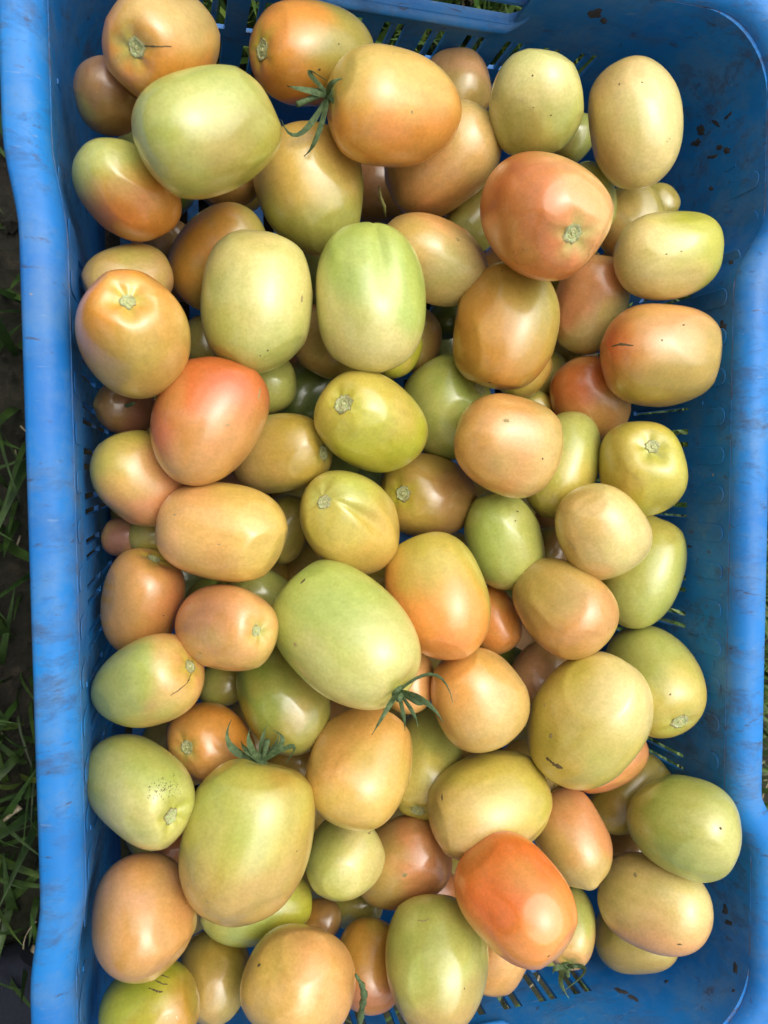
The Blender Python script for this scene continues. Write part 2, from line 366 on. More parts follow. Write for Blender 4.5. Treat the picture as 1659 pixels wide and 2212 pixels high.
# ------------------------------------------------------------------ crate
ZR = .240
SWELL = {1: .021, -1: .0055}
def x_in(y, sg=1):                 # inner face of the long sides at the top: waist in the middle, corners swell out
    a = abs(y); t = min(1, max(0, (a - .150) / .046)); t = t * t * (3 - 2 * t); return .1865 + SWELL[sg] * t
CR, YE = .045, .311                # inner corner radius, inner end face
def plan_path():
    """closed inner outline, counter-clockwise, as [(x, y, nx, ny, tag)]"""
    ys = [round(v, 4) for v in np.arange(-.26, .2601, .008)]
    cy = YE - CR; cr, cl = x_in(.3, 1) - CR, -x_in(.3, -1) + CR
    A = [math.pi / 2 * k / 9 for k in range(0, 10)]
    xs = [round(v, 4) for v in np.arange(-.14, .1401, .01)]
    full = [(x_in(y, 1), y) for y in ys] + [(cr + CR * math.cos(a), cy + CR * math.sin(a)) for a in A] + [(x, YE) for x in xs[::-1]] \
        + [(cl - CR * math.cos(a), cy + CR * math.sin(a)) for a in A[::-1]] + [(-x_in(y, -1), y) for y in ys[::-1]] \
        + [(cl - CR * math.cos(a), -cy - CR * math.sin(a)) for a in A] + [(x, -YE) for x in xs] + [(cr + CR * math.cos(a), -cy - CR * math.sin(a)) for a in A[::-1]]
    out = []
    for i, (x, y) in enumerate(full):
        if not out or math.hypot(x - out[-1][0], y - out[-1][1]) > .0015: out.append((x, y))
    n = len(out); res = []
    for i, (x, y) in enumerate(out):
        a, b = out[i - 1], out[(i + 1) % n]; tx, ty = b[0] - a[0], b[1] - a[1]; L = math.hypot(tx, ty)
        res.append((x, y, ty / L, -tx / L))
    return res
PLAN = plan_path()
def taper(z): return -.0055 - .008 * max(0, .21 - z) / .21
crate = empty('crate', (0, 0, 0))
tag(crate, 'blue slotted plastic crate full of tomatoes, scuffed and dirty', 'crate')

def sweep(name, prof, parent=crate, closed=True, mat=M_BLUE, sharp=60):
    n, m = len(PLAN), len(prof); vs = []
    for (x, y, nx, ny) in PLAN:
        for (o, z) in prof: vs.append((x + nx * o, y + ny * o, z))
    fs = []
    for i in range(n):
        for k in range(m if closed else m - 1):
            fs.append((i * m + k, i * m + (k + 1) % m, ((i + 1) % n) * m + (k + 1) % m, ((i + 1) % n) * m + k))
    return mesh_obj(name, vs, [f[::-1] for f in fs], mat, parent, sharp=sharp)
RIM = [(-.0053, .2284), (-.0051, .2305), (-.0043, .2332), (-.0028, .2358), (-.0006, .2380), (.0020, .2394), (.0050, .2400), (.0085, .2398), (.0115, .2393), (.0130, .2384), (.0137, .2362),
       (.0139, .2120), (.0124, .2120), (.0121, .2360), (.0070, .2375), (.0030, .2370), (.0000, .2350), (-.0018, .2320), (-.0026, .2284)]
sweep('rim', RIM)
# a stacking flange half way down the outside
sweep('outer_ledge', [(taper(.2) + .0026, .2005), (.0065, .2000), (.0070, .1985), (taper(.2) + .0026, .1982)])

def wall(name, P, ss, zs, hole, th=.0025):
    """P(s, z, d): a point on the wall, d = distance behind the inner face"""
    vs = []; idx = {}
    def vid(i, j, b):
        k = (i, j, b)
        if k not in idx: idx[k] = len(vs); vs.append(P(ss[i], zs[j], th if b else 0.0))
        return idx[k]
    ns, nz = len(ss) - 1, len(zs) - 1
    H = [[hole((ss[i] + ss[i + 1]) / 2, (zs[j] + zs[j + 1]) / 2) for j in range(nz)] for i in range(ns)]
    solid = lambda i, j: 0 <= i < ns and 0 <= j < nz and not H[i][j]
    fs = []
    for i in range(ns):
        for j in range(nz):
            if H[i][j]: continue
            fs.append((vid(i, j, 0), vid(i + 1, j, 0), vid(i + 1, j + 1, 0), vid(i, j + 1, 0)))
            fs.append((vid(i, j, 1), vid(i, j + 1, 1), vid(i + 1, j + 1, 1), vid(i + 1, j, 1)))
            if not solid(i - 1, j): fs.append((vid(i, j, 0), vid(i, j + 1, 0), vid(i, j + 1, 1), vid(i, j, 1)))
            if not solid(i + 1, j): fs.append((vid(i + 1, j, 0), vid(i + 1, j, 1), vid(i + 1, j + 1, 1), vid(i + 1, j + 1, 0)))
            if not solid(i, j - 1): fs.append((vid(i, j, 0), vid(i, j, 1), vid(i + 1, j, 1), vid(i + 1, j, 0)))
            if not solid(i, j + 1): fs.append((vid(i, j + 1, 0), vid(i + 1, j + 1, 0), vid(i + 1, j + 1, 1), vid(i, j + 1, 1)))
    return mesh_obj(name, vs, fs, M_BLUE, crate, sharp=35)

PER = .0235
def pairs(lo, hi, off, PER=PER):
    c = []; k = -20
    while k < 21:
        for d in (-.0040, .0040):
            p = k * PER + off + d
            if lo < p - .0018 and p + .0018 < hi: c.append(p)
        k += 1
    return c
ROWS = [(.070, .126), (.135, .191)]
def slot_hole(cs, hw=.0017):
    def h(s, z): return any(abs(s - c) < hw for c in cs) and any(a < z < b for a, b in ROWS)
    return h
# long sides
side_cs = pairs(-.162, .172, .0180)
ss = sorted(set([round(v, 5) for c in side_cs for v in (c - .0017, c + .0017)] + [round(v, 4) for v in np.arange(-.24, .241, .01) if all(abs(v - c) > .0024 for c in side_cs)] + [-.246, .246, -.266, .266]))
ss = sorted(set(ss + [-.256, .256]))
zs = [.004, .03, .07, .126, .135, .191, .2, .21, .218, .2284]
for sg in (1, -1):
    wall('side_wall', lambda s, z, d, sg=sg: (sg * (x_in(s, sg) + taper(z) + d), sg * s, z), ss, zs, slot_hole(side_cs))
# end walls with the hand hole
end_cs = pairs(-.128, .128, .0190, .0255)
XCS = {1: x_in(.3, 1) - CR, -1: x_in(.3, -1) - CR}
HX0, HX1, HZ0, HZ1 = -.060, .060, .1856, .2265
def end_breaks(lo, hi):
    b = sorted(set([round(v, 5) for c in end_cs for v in (c - .0026, c + .0026)] + [round(v, 4) for v in np.arange(-.15, .151, .01) if all(abs(v - c) > .0031 for c in end_cs)] + [HX0, HX1]))
    return [lo] + [v for v in b if lo + .002 < v < hi - .002] + [hi]
se = end_breaks(-XCS[-1], XCS[1])
ze = [.004, .03, .070, .082, .126, .140, .170, .178, HZ0, .21, .218, HZ1, .2284]
def end_hole(s, z):
    if HX0 < s < HX1 and HZ0 < z < HZ1: return True
    return any(abs(s - c) < .0026 for c in end_cs) and (.140 < z < .170 or .082 < z < .126)
for sg in (1, -1):
    wall('end_wall', lambda s, z, d, sg=sg: (-sg * s, sg * (YE + taper(z) + d), z), [-v for v in se[::-1]] if sg > 0 else se, ze, (lambda s, z: end_hole(-s, z)) if sg > 0 else end_hole)
    # rounded grip lip below the hand hole, and rounded cheeks either side
    mb = MB(); pr = []
    for k in range(9):
        a = -math.pi / 2 + math.pi * k / 8; pr.append((-.0005 - .0040 * math.cos(a), .1822 + .0031 * math.sin(a)))
    xs = [HX0 - .006, HX0 - .002] + list(np.linspace(HX0 + .003, HX1 - .003, 12)) + [HX1 + .002, HX1 + .006]
    vs = []
    prof = [(.0060, .1790)] + pr + [(.0060, .1852)]
    for x in xs:
        e = max(0, abs(x) - (HX1 - .004)) / .010
        for (d, z) in prof: vs.append((x, sg * (YE + taper(.19) + (d if d > 0 else d * (1 - .85 * e))), z + .010 * e * e))
    m = len(prof)
    fs = [(i * m + k, (i + 1) * m + k, (i + 1) * m + (k + 1) % m, i * m + (k + 1) % m) for i in range(len(xs) - 1) for k in range(m)]
    fs += [tuple(range(m)), tuple((len(xs) - 1) * m + k for k in range(m))[::-1]]
    if sg < 0: fs = [f[::-1] for f in fs]
    mesh_obj('handle_lip', vs, fs, M_BLUE, crate, sharp=70)
# corners
for sx in (1, -1):
    for sy in (1, -1):
        angs = [math.pi / 2 * k / 14 for k in range(15)]
        def P(s, z, d, sx=sx, sy=sy):
            r = CR + d
            return (sx * (XCS[sx] + taper(z) + r * math.cos(s)), sy * (YE - CR + taper(z) + r * math.sin(s)), z)
        a = [0] + angs[1:-1] + [math.pi / 2]
        wall('corner_post', P, a, [.004, .03, .07, .124, .187, .2, .21, .218, .2284], lambda s, z: False)
# floor of the crate with its own drainage slots
fx = [round(v, 4) for v in np.arange(-.168, .1681, .008)]; fy = [round(v, 4) for v in np.arange(-.289, .2891, .017)]
wall('floor', lambda s, z, d: (s, z, .010 - d), fx, fy, lambda s, z: (int((s + .168) / .008) % 2 == 1) and (int((z + .289) / .017) % 4 != 0) and abs(z) < .25 and abs(s) < .155, .003)
# raised finger pads between the slot pairs, just proud of the inner face
def pad_mesh():
    vs, fs = [], []; n = 20; hw, hz = .0056, .0200
    for lvl, (k, d) in enumerate(((1.0, .0), (.90, .0003))):
        for i in range(n):
            a = 2 * math.pi * i / n; cx, cz = math.cos(a), math.sin(a)
            vs.append((d, cx * (hw - .0005 * lvl), (hz - hw) * (1 if cz > 0 else -1) * (1 if abs(cz) > 1e-6 else 0) + cz * (hw - .0005 * lvl)))
    fs = [(i, (i + 1) % n, n + (i + 1) % n, n + i) for i in range(n)] + [tuple(range(n, 2 * n))]
    me = bpy.data.meshes.new('raised_pad'); me.from_pydata(vs, [], fs); me.shade_smooth(); me.set_sharp_from_angle(angle=math.radians(25)); me.materials.append(M_BLUE); return me
PAD = pad_mesh()
def put_pad(x, y, z, nx, ny):
    o = bpy.data.objects.new('raised_pad', PAD); S.collection.objects.link(o); o.parent = crate
    o.location = (x, y, z); o.rotation_euler = (0, 0, math.atan2(ny, nx))
for k in range(-9, 10):
    s = (k + .5) * PER + .0180
    if abs(s) < .235:
        for sg in (1, -1):
            z = .2040; put_pad(sg * (x_in(s, sg) + taper(z) - .0001), sg * s, z, -sg, 0)
# outside ribs that stiffen the crate wall below the rim
for sg in (1, -1):
    for k in range(-3, 4):
        mb = MB(); y = k * .0732 + .0127; x0 = x_in(y, sg) + taper(.12) + .0028
        box(mb, min(sg * x0, sg * (x0 + .006)), max(sg * x0, sg * (x0 + .006)), y - .0012, y + .0012, .004, .2040)
        mesh_obj('outer_rib', mb.v, mb.f, M_BLUE, crate, smooth=False)

# dried mud stuck to the inner faces
def build_mud():
    V, F = [], []
    for o in crate.children:
        if o.name.split('.')[0] in ('side_wall', 'end_wall', 'corner_post', 'rim', 'handle_lip'):
            n = len(V); V += [v.co.copy() for v in o.data.vertices]; F += [tuple(i + n for i in p.vertices) for p in o.data.polygons]
    bv = BVHTree.FromPolygons(V, F); R = random.Random(21)
    spots = [(1287, 30, 17, 12, .3), (1304, 45, 9, 7, 0), (1505, 308, 11, 8, .4), (1515, 283, 8, 12, .2), (1547, 266, 12, 4, -.8), (1572, 251, 13, 3.5, .7), (1570, 325, 9, 8, 0), (1540, 338, 13, 5, .3), (1555, 318, 8, 5, .5),
             (1536, 407, 5, 5, 0), (1562, 708, 8, 14, .1), (1578, 562, 5, 13, .3), (1567, 1964, 7, 12, 0), (1575, 1994, 9, 5, -.6), (1589, 2092, 7, 14, .1), (1345, 2142, 18, 5, -.4), (1368, 2156, 14, 4, -.5), (1440, 2120, 5, 4, 0),
             (1585, 2140, 5, 4, 0), (1490, 1180, 6, 3, 0), (1520, 1480, 7, 4, .4)]
    for (x, y, rx, ry, an) in spots:
        h = bv.ray_cast(Vector(CL), Vector(ray(x, y)).normalized())
        if h[0] is None: continue
        p, nn, dist = h[0], h[1], h[3]
        if nn.dot(Vector(CL) - p) < 0: nn = -nn
        vw = (p - Vector(CL)).normalized(); k = dist / FP; n = 14; vs = []; cen = None
        for ring, off in ((1.0, .00010), (.6, .00028)):
            for i in range(n):
                a = 2 * math.pi * i / n; j = R.uniform(.55, 1.3) * ring; dx, dy = rx * j * math.cos(a), ry * j * math.sin(a)
                q = bv.ray_cast(Vector(CL), Vector(ray(x + dx * math.cos(an) - dy * math.sin(an), y - dx * math.sin(an) - dy * math.cos(an))).normalized())
                pt = q[0] if q[0] is not None and (q[0] - p).length < .03 else p
                vs.append(pt + nn * off)
        vs.append(p + nn * .0004)
        fs = [(i, (i + 1) % n, n + (i + 1) % n, n + i) for i in range(n)] + [(n + i, n + (i + 1) % n, 2 * n) for i in range(n)]
        mesh_obj('dried_mud', [tuple(v) for v in vs], fs, M_MUD, crate)
M_MUD = mat_simple('dried_mud', (40, 42, 48), (66, 64, 64), 420, .95, .7)
build_mud()

# ------------------------------------------------------------------ fruit table
# one row per tomato in view:
# name key, centre x, y, semi-axes p, q (photo units), long-axis angle, layer, stem, colours (side A, side B, direction of A, balance), shape, label
TOM = [
('t1',347,94,130,126,150,0.3,('S',295,102),('R','T',250,0.1),'',"orange tomato with a thin dark crack beside its stem scar"),
('t2',233,207,90,72,100,1.7,200,('K','B',60,0),'',"small brownish pink tomato in the dark top left corner"),
('t3',447,283,158,142,15,0,20,('O','G',-50,-0.3),'',"large smooth green tomato overlapping three others at top left"),
('t4',672,112,134,126,20,0.6,('S',568,108),('R','O',175,-0.1),'',"orange olive tomato with side scar under the green calyx"),
('t5',843,236,150,136,-30,0,('C',712,205),('R','T2',-80,0.15),'e',"golden orange tomato with a leafy green calyx, near the top handle"),
('t6',986,190,88,76,90,1.6,100,('K2','T3',90,0),'',"brownish tomato tucked behind the golden one with the calyx"),
('t7',1158,222,118,103,92,0.4,-90,('G','L',-90,-0.2),'e',"pale green egg shaped tomato beside the far handle slots"),
('t8',957,342,142,104,38,0.8,200,('P','T',-120,0.1),'',"pinkish brown tomato leaning under the golden calyx tomato"),
('t9',1375,264,143,104,100,0.2,100,('T','L2',150,0),'s',"long tan tomato standing highest in the top right corner"),
('t10',1238,298,60,46,70,1.8,100,('G','O',0,0),'',"sliver of pale green tomato between the two tomatoes at top right"),
('t11',1178,468,144,138,-10,0,('S',1237,503),('D','P',190,0.25),'',"big orange red tomato with round pale stem scar, upper right"),
('t12',1278,428,80,56,-70,1.2,100,('G','O',30,0),'',"yellowish green tomato peeking out right of the orange red one"),
('t13',1363,480,85,80,40,1.3,120,('O','T',60,0),'',"round tan olive tomato above the pale yellow one at right"),
('t14',1420,440,50,46,0,1.9,90,('O','O',30,0),'',"olive green tomato edge behind the round tan olive one"),
('t15',1445,552,121,96,4,0.1,8,('L2','Y',200,0.2),'s',"pale yellow tomato lying lengthways against the right wall"),
('t16',273,408,119,112,100,0.7,-60,('R','G',-65,0.1),'',"round tomato green above and orange below, by the left wall"),
('t17',674,410,152,118,108,0.9,110,('O3','T2',-60,0.2),'p',"pear shaped olive tan tomato below the green calyx tips"),
('t18',498,398,62,52,0,1.7,180,('B','R2',0,0),'',"brown tomato peeking from beneath the large smooth green one"),
('t19',470,552,122,96,50,1.0,-100,('R2','O',160,0.1),'',"orange brown tomato slanting behind the pale green scarred one"),
('t20',554,653,155,122,82,0.3,80,('L','G',40,0.1),'q',"broad pale green tomato with small brown scab near its right edge"),
('t21',801,643,164,119,92,0,92,('G2','L',60,-0.1),'c',"tall pale green tomato with a groove at its upper end"),
('t22',935,560,116,108,10,0.8,-30,('P','L2',140,0.2),'l',"peach pink tomato emerging from behind the grooved green one"),
('t23',1095,702,141,112,78,0.2,70,('R2','O2',190,0.1),'',"orange tan oval tomato right of centre, dark spot at bottom tip"),
('t24',1028,470,86,62,60,1.6,90,('O','G',90,0),'',"dull olive tomato half hidden left of the orange red one"),
('t25',1275,656,112,80,72,0.9,-110,('P3','L',140,0.25),'',"pink and pale green tomato with a star shaped shine, right side"),
('t26',1427,768,132,112,-3,0.1,2,('P2','O2',120,0.1),'',"tan orange tomato with red patch and small dark scratch, right side"),
('t27',278,606,96,80,20,1.4,90,('T3','K2',90,0),'',"pinkish green tomato mostly behind the orange scarred one at left"),
('t28',287,721,142,124,95,0.1,('S',277,652),('R','T2',110,0.1),'l',"shouldered orange tomato with its scar on top, touching left wall"),
('t29',447,738,58,52,90,1.8,90,('O','O',0,0),'',"shaded olive tomato between the shouldered orange and pale green ones"),
('t30',712,745,86,70,150,1.6,150,('O','T',0,0),'',"dim tan olive tomato below the gap between two pale green ones"),
('t31',856,757,62,52,60,1.4,60,('Y','Y',0,0),'',"bright yellow green sliver at the foot of the grooved tomato"),
('t32',900,735,72,54,75,1.9,60,('B','O',0,0),'',"brown tomato with whitish scab in shade beside the grooved one"),
('t33',445,908,146,119,62,0.2,62,('D2','P2',120,0.0),'',"red orange tomato with reddest shoulder at upper right, left of centre"),
('t34',268,882,68,58,170,1.7,10,('K','B',0,0),'',"small dark brown tomato with a tiny green leaf tip on it"),
('t35',566,830,76,68,20,1.3,160,('G','G',0,0),'',"small pale green tomato right of the red orange one"),
('t36',305,1030,116,96,140,0.9,-40,('P3','Y2',-40,0.2),'',"peach tomato with yellowish shoulder, against the left wall"),
('t37',605,980,113,92,-12,0.8,('S',698,978),('O2','T',0,0),'',"olive tan tomato lying sideways, scar on its right end"),
('t38',803,911,126,105,-18,0.3,('S',743,873),('Y','Y2',-80,0.1),'',"glossy yellow green tomato with brown ringed stem scar at centre"),
('t39',965,880,114,100,100,1.0,('S',1035,838),('G','G2',180,0),'',"mid green tomato in shade right of the yellow green one"),
('t40',1098,961,118,108,-20,0.1,-20,('P2','T',170,0.1),'',"round tan pink tomato with two small dimples, right of centre"),
('t41',1128,795,68,60,45,1.3,45,('O2','Y2',0,0),'',"olive tomato with black dot below the orange tan oval one"),
('t42',1166,815,66,55,60,1.8,45,('O','O',0,0),'',"shaded dark olive tomato left of the small red one"),
('t43',1275,862,94,86,110,1.0,20,('D','P2',120,0.2),'',"red orange tomato under the tan one with the scratch"),
('t44',1216,1004,120,79,72,0.7,75,('G','Y2',90,0),'',"slim pale green tomato standing behind the round tan pink one"),
('t45',1387,1010,106,98,-60,0.5,('S',1410,966),('Y2','Y',150,0.1),'l',"yellow tomato with green star around its scar, right wall"),
('t46',1300,1145,106,97,-60,0.2,-60,('T','L2',190,0.1),'e',"plain pale tan tomato below the yellow one with green star"),
('t47',1091,1168,104,98,70,0.6,-80,('G2','G',150,0.0),'e',"fresh light green tomato with a pointed brown tip, right of centre"),
('t48',925,1072,108,91,-10,1.0,('S',871,1066),('B','O2',0,-0.1),'',"brown olive tomato with round scar on its left, in the middle"),
('t49',756,1130,120,104,-30,0.3,('S',701,1084),('Y2','T2',130,0.1),'c2',"creased yellow green and tan tomato, scar in its upper left fold"),
('t50',478,1148,142,106,-9,0.2,171,('T2','P',0,0.1),'b',"oblong tan tomato with blunt ends, below the red orange one"),
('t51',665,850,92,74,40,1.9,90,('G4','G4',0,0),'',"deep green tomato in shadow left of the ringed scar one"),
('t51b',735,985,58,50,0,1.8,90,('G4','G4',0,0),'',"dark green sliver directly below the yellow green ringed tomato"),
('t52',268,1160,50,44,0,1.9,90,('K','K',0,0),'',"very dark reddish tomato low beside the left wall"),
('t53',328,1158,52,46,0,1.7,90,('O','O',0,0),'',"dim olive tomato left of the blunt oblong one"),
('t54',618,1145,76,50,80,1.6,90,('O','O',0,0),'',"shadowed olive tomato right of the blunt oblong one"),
('t55',308,1298,114,102,-70,0.7,('S',332,1208),('K3','P2',0,-0.2),'',"brownish red tomato with forked shine, against the left wall"),
('t56',565,1302,86,72,150,1.3,40,('G','O',60,0),'',"dull green tomato between the blunt oblong and the huge green one"),
('t56b',440,1290,44,42,90,1.7,40,('G3','O',60,0),'',"faint green sliver between the brownish red and orange pink tomatoes"),
('t57',491,1358,110,102,20,0.4,('S',553,1362),('P3','P',160,0.1),'',"orange pink tomato with small yellow haloed scar at its right"),
('t58',748,1377,176,138,-58,0,('C',858,1492),('G2','L',120,0.1),'q',"huge pale green tomato at centre, dark calyx at its lower end"),
('t59',947,1291,142,107,-72,0.3,110,('P4','Y2',-100,0.1),'',"tall orange tomato with yellow green upper edge at centre"),
('t60',1062,1340,76,62,-60,1.3,120,('P4','P4',0,0),'',"small plain orange tomato right of the tall orange one"),
('t61',1219,1312,120,96,-42,0.5,130,('T3','P2',130,0.1),'',"tan pink egg shaped tomato with olive patch, right of centre"),
('t62',1386,1236,124,90,70,0.8,80,('G','Y2',-60,0.1),'l',"green yellow lobed tomato close to the right wall slots"),
('t63',1413,1470,130,100,-52,0.6,('S',1468,1558),('Y2','G',-60,0.0),'',"yellow green tomato with flat scar at lower right, by right wall"),
('t64',1272,1558,152,128,55,0,-120,('Y2','L2',200,0.2),'',"very large pale yellow tomato with dark scab at lower left"),
('t65',1172,1462,76,70,60,1.4,90,('B','K2',0,0),'',"brown tomato half covered by the very large pale yellow one"),
('t66',1035,1509,116,102,-62,0.5,-80,('P5','T',150,0.0),'e',"smooth tan orange tomato right of the dark calyx at centre"),
('t67',880,1467,76,58,90,0.9,90,('P','T2',0,0),'',"light peach tomato behind the dark calyx at centre"),
('t68',320,1474,128,95,22,0.5,('S',410,1440),('G','P',175,0.1),'e',"green to peach tomato with cracked scar, against the left wall"),
('t69',614,1512,124,94,-62,0.8,120,('O3','G3',0,0.1),'',"olive green tomato sloping beneath the huge pale green one"),
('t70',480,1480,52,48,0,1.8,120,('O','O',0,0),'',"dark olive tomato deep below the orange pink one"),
('t71',458,1612,104,88,130,0.9,('S',404,1614),('R','P2',60,0.1),'',"orange tomato with left facing scar, behind the green sepals"),
('t72',778,1658,136,111,68,0.3,75,('P5','T2',120,0.0),'',"tan orange oval tomato below the calyx of the huge green one"),
('t73',920,1650,120,80,78,0.9,('S',903,1750),('Y2','G',-90,-0.1),'',"olive green tomato with pale scar at its lower end, centre"),
('t74',303,1710,134,114,110,0.2,('S',367,1763),('G','L',90,0.1),'l',"pale green tomato with black speckled smudge above its scar"),
('t75',532,1822,184,143,84,0,('C',570,1634),('Y2','T3',100,-0.0),'b',"longest olive green tomato with a crown of dark sepals on top"),
('t76',1056,1740,136,116,28,0.2,10,('Y2','T',60,0.1),'c3',"yellow green tomato with blunt notched right end, lower centre"),
('t77',1152,1690,98,60,-60,1.0,90,('T','T2',0,0),'',"plain tan tomato wedged behind the notched yellow green one"),
('t78',1312,1640,92,68,35,0.8,30,('P3','D',0,0),'',"red orange tomato edge under the very large pale yellow one"),
('t79',1358,1715,100,76,45,1.3,30,('O','O2',0,0),'',"dull olive tomato under the green one at the right wall"),
('t80',1480,1785,130,108,-18,0.1,160,('G5','G',180,0.0),'',"fresh green tomato resting against the right rim, lower right"),
('t81',1238,1815,116,78,-68,0.9,110,('P3','T3',60,0.0),'n',"orange brown tomato with yellowish pointed tip, lower right"),
('t82',1345,1838,62,50,0,1.9,110,('B','B',0,0),'',"dark brown tomato in the gap above the yellow peach one"),
('t83',742,1856,94,86,50,0.8,60,('G','L',180,0),'',"small round pale green tomato with brown fleck, lower centre"),
('t84',868,1866,112,96,30,1.0,200,('P3','T3',0,0),'',"reddish brown tomato with dusty scuffs, lower centre"),
('t85',1116,1945,152,112,-50,0,130,('D3','P4',100,0.1),'',"brightest orange tomato, lying diagonally in lower right"),
('t86',1417,1954,132,102,-20,0.2,170,('P','L2',-90,-0.15),'l',"yellow peach tomato with lobed left end, lower right corner"),
('t87',1376,2028,94,78,-5,1.1,170,('T3','G',-90,0),'',"olive peach tomato underneath the lobed yellow peach one"),
('t88',310,1982,141,116,96,0.3,100,('P2','K2',-80,0.1),'',"dusty pink tan tomato by the left wall, lower left"),
('t89',553,1966,124,78,10,0.9,10,('Y','G2',-30,0.0),'n',"bright yellow green tomato pinned under the longest one"),
('t90',374,1825,46,42,0,1.5,10,('K3','K3',0,0),'',"brown orange sliver left of the longest olive green tomato"),
('t91',1232,2004,90,62,72,0.9,('C',1224,2086),('G','P',60,-0.2),'',"green peach tomato with drooping calyx at its lower end"),
('t92',1178,2052,46,36,0,1.5,200,('Y','Y',0,0),'',"yellow sliver under the brightest orange tomato"),
('t93',1072,2066,88,72,60,1.1,200,('P','P2',0,0),'',"peach tomato between the bright orange one and the near slots"),
('t94',943,2087,156,112,88,0,92,('G','T3',90,0.1),'',"large olive green upright tomato at the bottom edge of view"),
('t95',800,2088,106,76,85,0.9,90,('R2','K3',90,0.1),'',"glossy orange brown tomato beside the curled green stalk"),
('t96',647,2127,130,124,60,0.2,('D',560,2085),('P','T2',20,0.05),'',"rounded peach tomato with small dimple, bottom centre left"),
('t97',462,2112,108,80,90,1.0,90,('T3','O2',-90,0),'',"dim olive tan tomato between pink tan and rounded peach ones"),
('t98',322,2188,118,108,20,0.6,120,('Y3','R2',120,0.2),'',"olive yellow tomato with dark scratches in bottom left corner"),
('t99',690,1984,48,44,0,1.7,90,('B','R2',0,0),'',"little brown tomato deep below the pale green flecked one"),
('t100',760,1958,68,50,0,1.9,90,('O','O',0,0),'',"dark olive tomato in shadow, lower centre"),
('t101',930,1930,64,56,30,1.8,90,('K3','D',0,0),'',"dark red tomato in the gap above the large upright one"),
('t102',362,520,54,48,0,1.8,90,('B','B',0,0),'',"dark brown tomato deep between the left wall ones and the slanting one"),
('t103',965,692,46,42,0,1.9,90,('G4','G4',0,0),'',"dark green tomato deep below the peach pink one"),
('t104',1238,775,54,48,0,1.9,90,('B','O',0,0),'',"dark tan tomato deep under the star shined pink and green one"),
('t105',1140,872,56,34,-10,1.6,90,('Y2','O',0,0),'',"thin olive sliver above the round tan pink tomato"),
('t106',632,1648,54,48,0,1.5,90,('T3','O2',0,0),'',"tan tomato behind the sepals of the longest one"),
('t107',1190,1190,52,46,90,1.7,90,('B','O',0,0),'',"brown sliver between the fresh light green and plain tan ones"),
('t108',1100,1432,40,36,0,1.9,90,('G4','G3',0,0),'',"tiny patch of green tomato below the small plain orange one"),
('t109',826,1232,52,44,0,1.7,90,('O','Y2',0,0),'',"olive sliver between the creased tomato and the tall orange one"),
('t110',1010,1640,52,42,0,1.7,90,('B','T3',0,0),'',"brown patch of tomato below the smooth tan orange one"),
('t111',1330,590,58,46,60,1.8,90,('O','T3',0,0),'',"dim tomato under the pale yellow one lying lengthways"),
]
DEPTH = {'t1':0.3625, 't2':0.3758, 't3':0.3528, 't4':0.4122, 't5':0.3961, 't6':0.4741, 't7':0.4252, 't8':0.4543, 't9':0.4357, 't10':0.5062, 't11':0.4045, 't12':0.4689, 't13':0.4844, 't14':0.4937, 't15':0.4463, 't16':0.3742, 't17':0.4250, 't18':0.4437, 't19':0.4217, 't20':0.3928, 't21':0.4005, 't22':0.4483, 't23':0.4434, 't24':0.4860, 't25':0.4848, 't26':0.4512, 't27':0.3932, 't28':0.3572, 't29':0.4484, 't30':0.4523, 't31':0.4631, 't32':0.4874, 't33':0.3852, 't34':0.4110, 't35':0.4387, 't36':0.4021, 't37':0.4304, 't38':0.4165, 't39':0.4775, 't40':0.4307, 't41':0.4849, 't42':0.5191, 't43':0.4950, 't44':0.4762, 't45':0.4590, 't46':0.4413, 't47':0.4718, 't48':0.4746, 't49':0.4225, 't50':0.3901, 't51':0.4813, 't51b':0.4739, 't52':0.4266, 't53':0.4220, 't54':0.4589, 't55':0.4114, 't56':0.4451, 't56b':0.4515, 't57':0.3886, 't58':0.3976, 't59':0.4324, 't60':0.4859, 't61':0.4488, 't62':0.4913, 't63':0.4854, 't64':0.4489, 't65':0.4981, 't66':0.4483, 't67':0.4593, 't68':0.3907, 't69':0.4376, 't70':0.4611, 't71':0.4306, 't72':0.4201, 't73':0.4879, 't74':0.3889, 't75':0.3917, 't76':0.4560, 't77':0.5119, 't78':0.4914, 't79':0.5179, 't80':0.4632, 't81':0.4731, 't82':0.5363, 't83':0.4458, 't84':0.4754, 't85':0.4110, 't86':0.4787, 't87':0.5152, 't88':0.3884, 't89':0.4446, 't90':0.4461, 't91':0.4949, 't92':0.5181, 't93':0.4901, 't94':0.4306, 't95':0.4581, 't96':0.4117, 't97':0.4441, 't98':0.4059, 't99':0.4790, 't100':0.4984, 't101':0.5057, 't102':0.4396, 't103':0.5007, 't104':0.5323, 't105':0.5039, 't106':0.4632, 't107':0.5128, 't108':0.5232, 't109':0.4810, 't110':0.5095, 't111':0.5200}
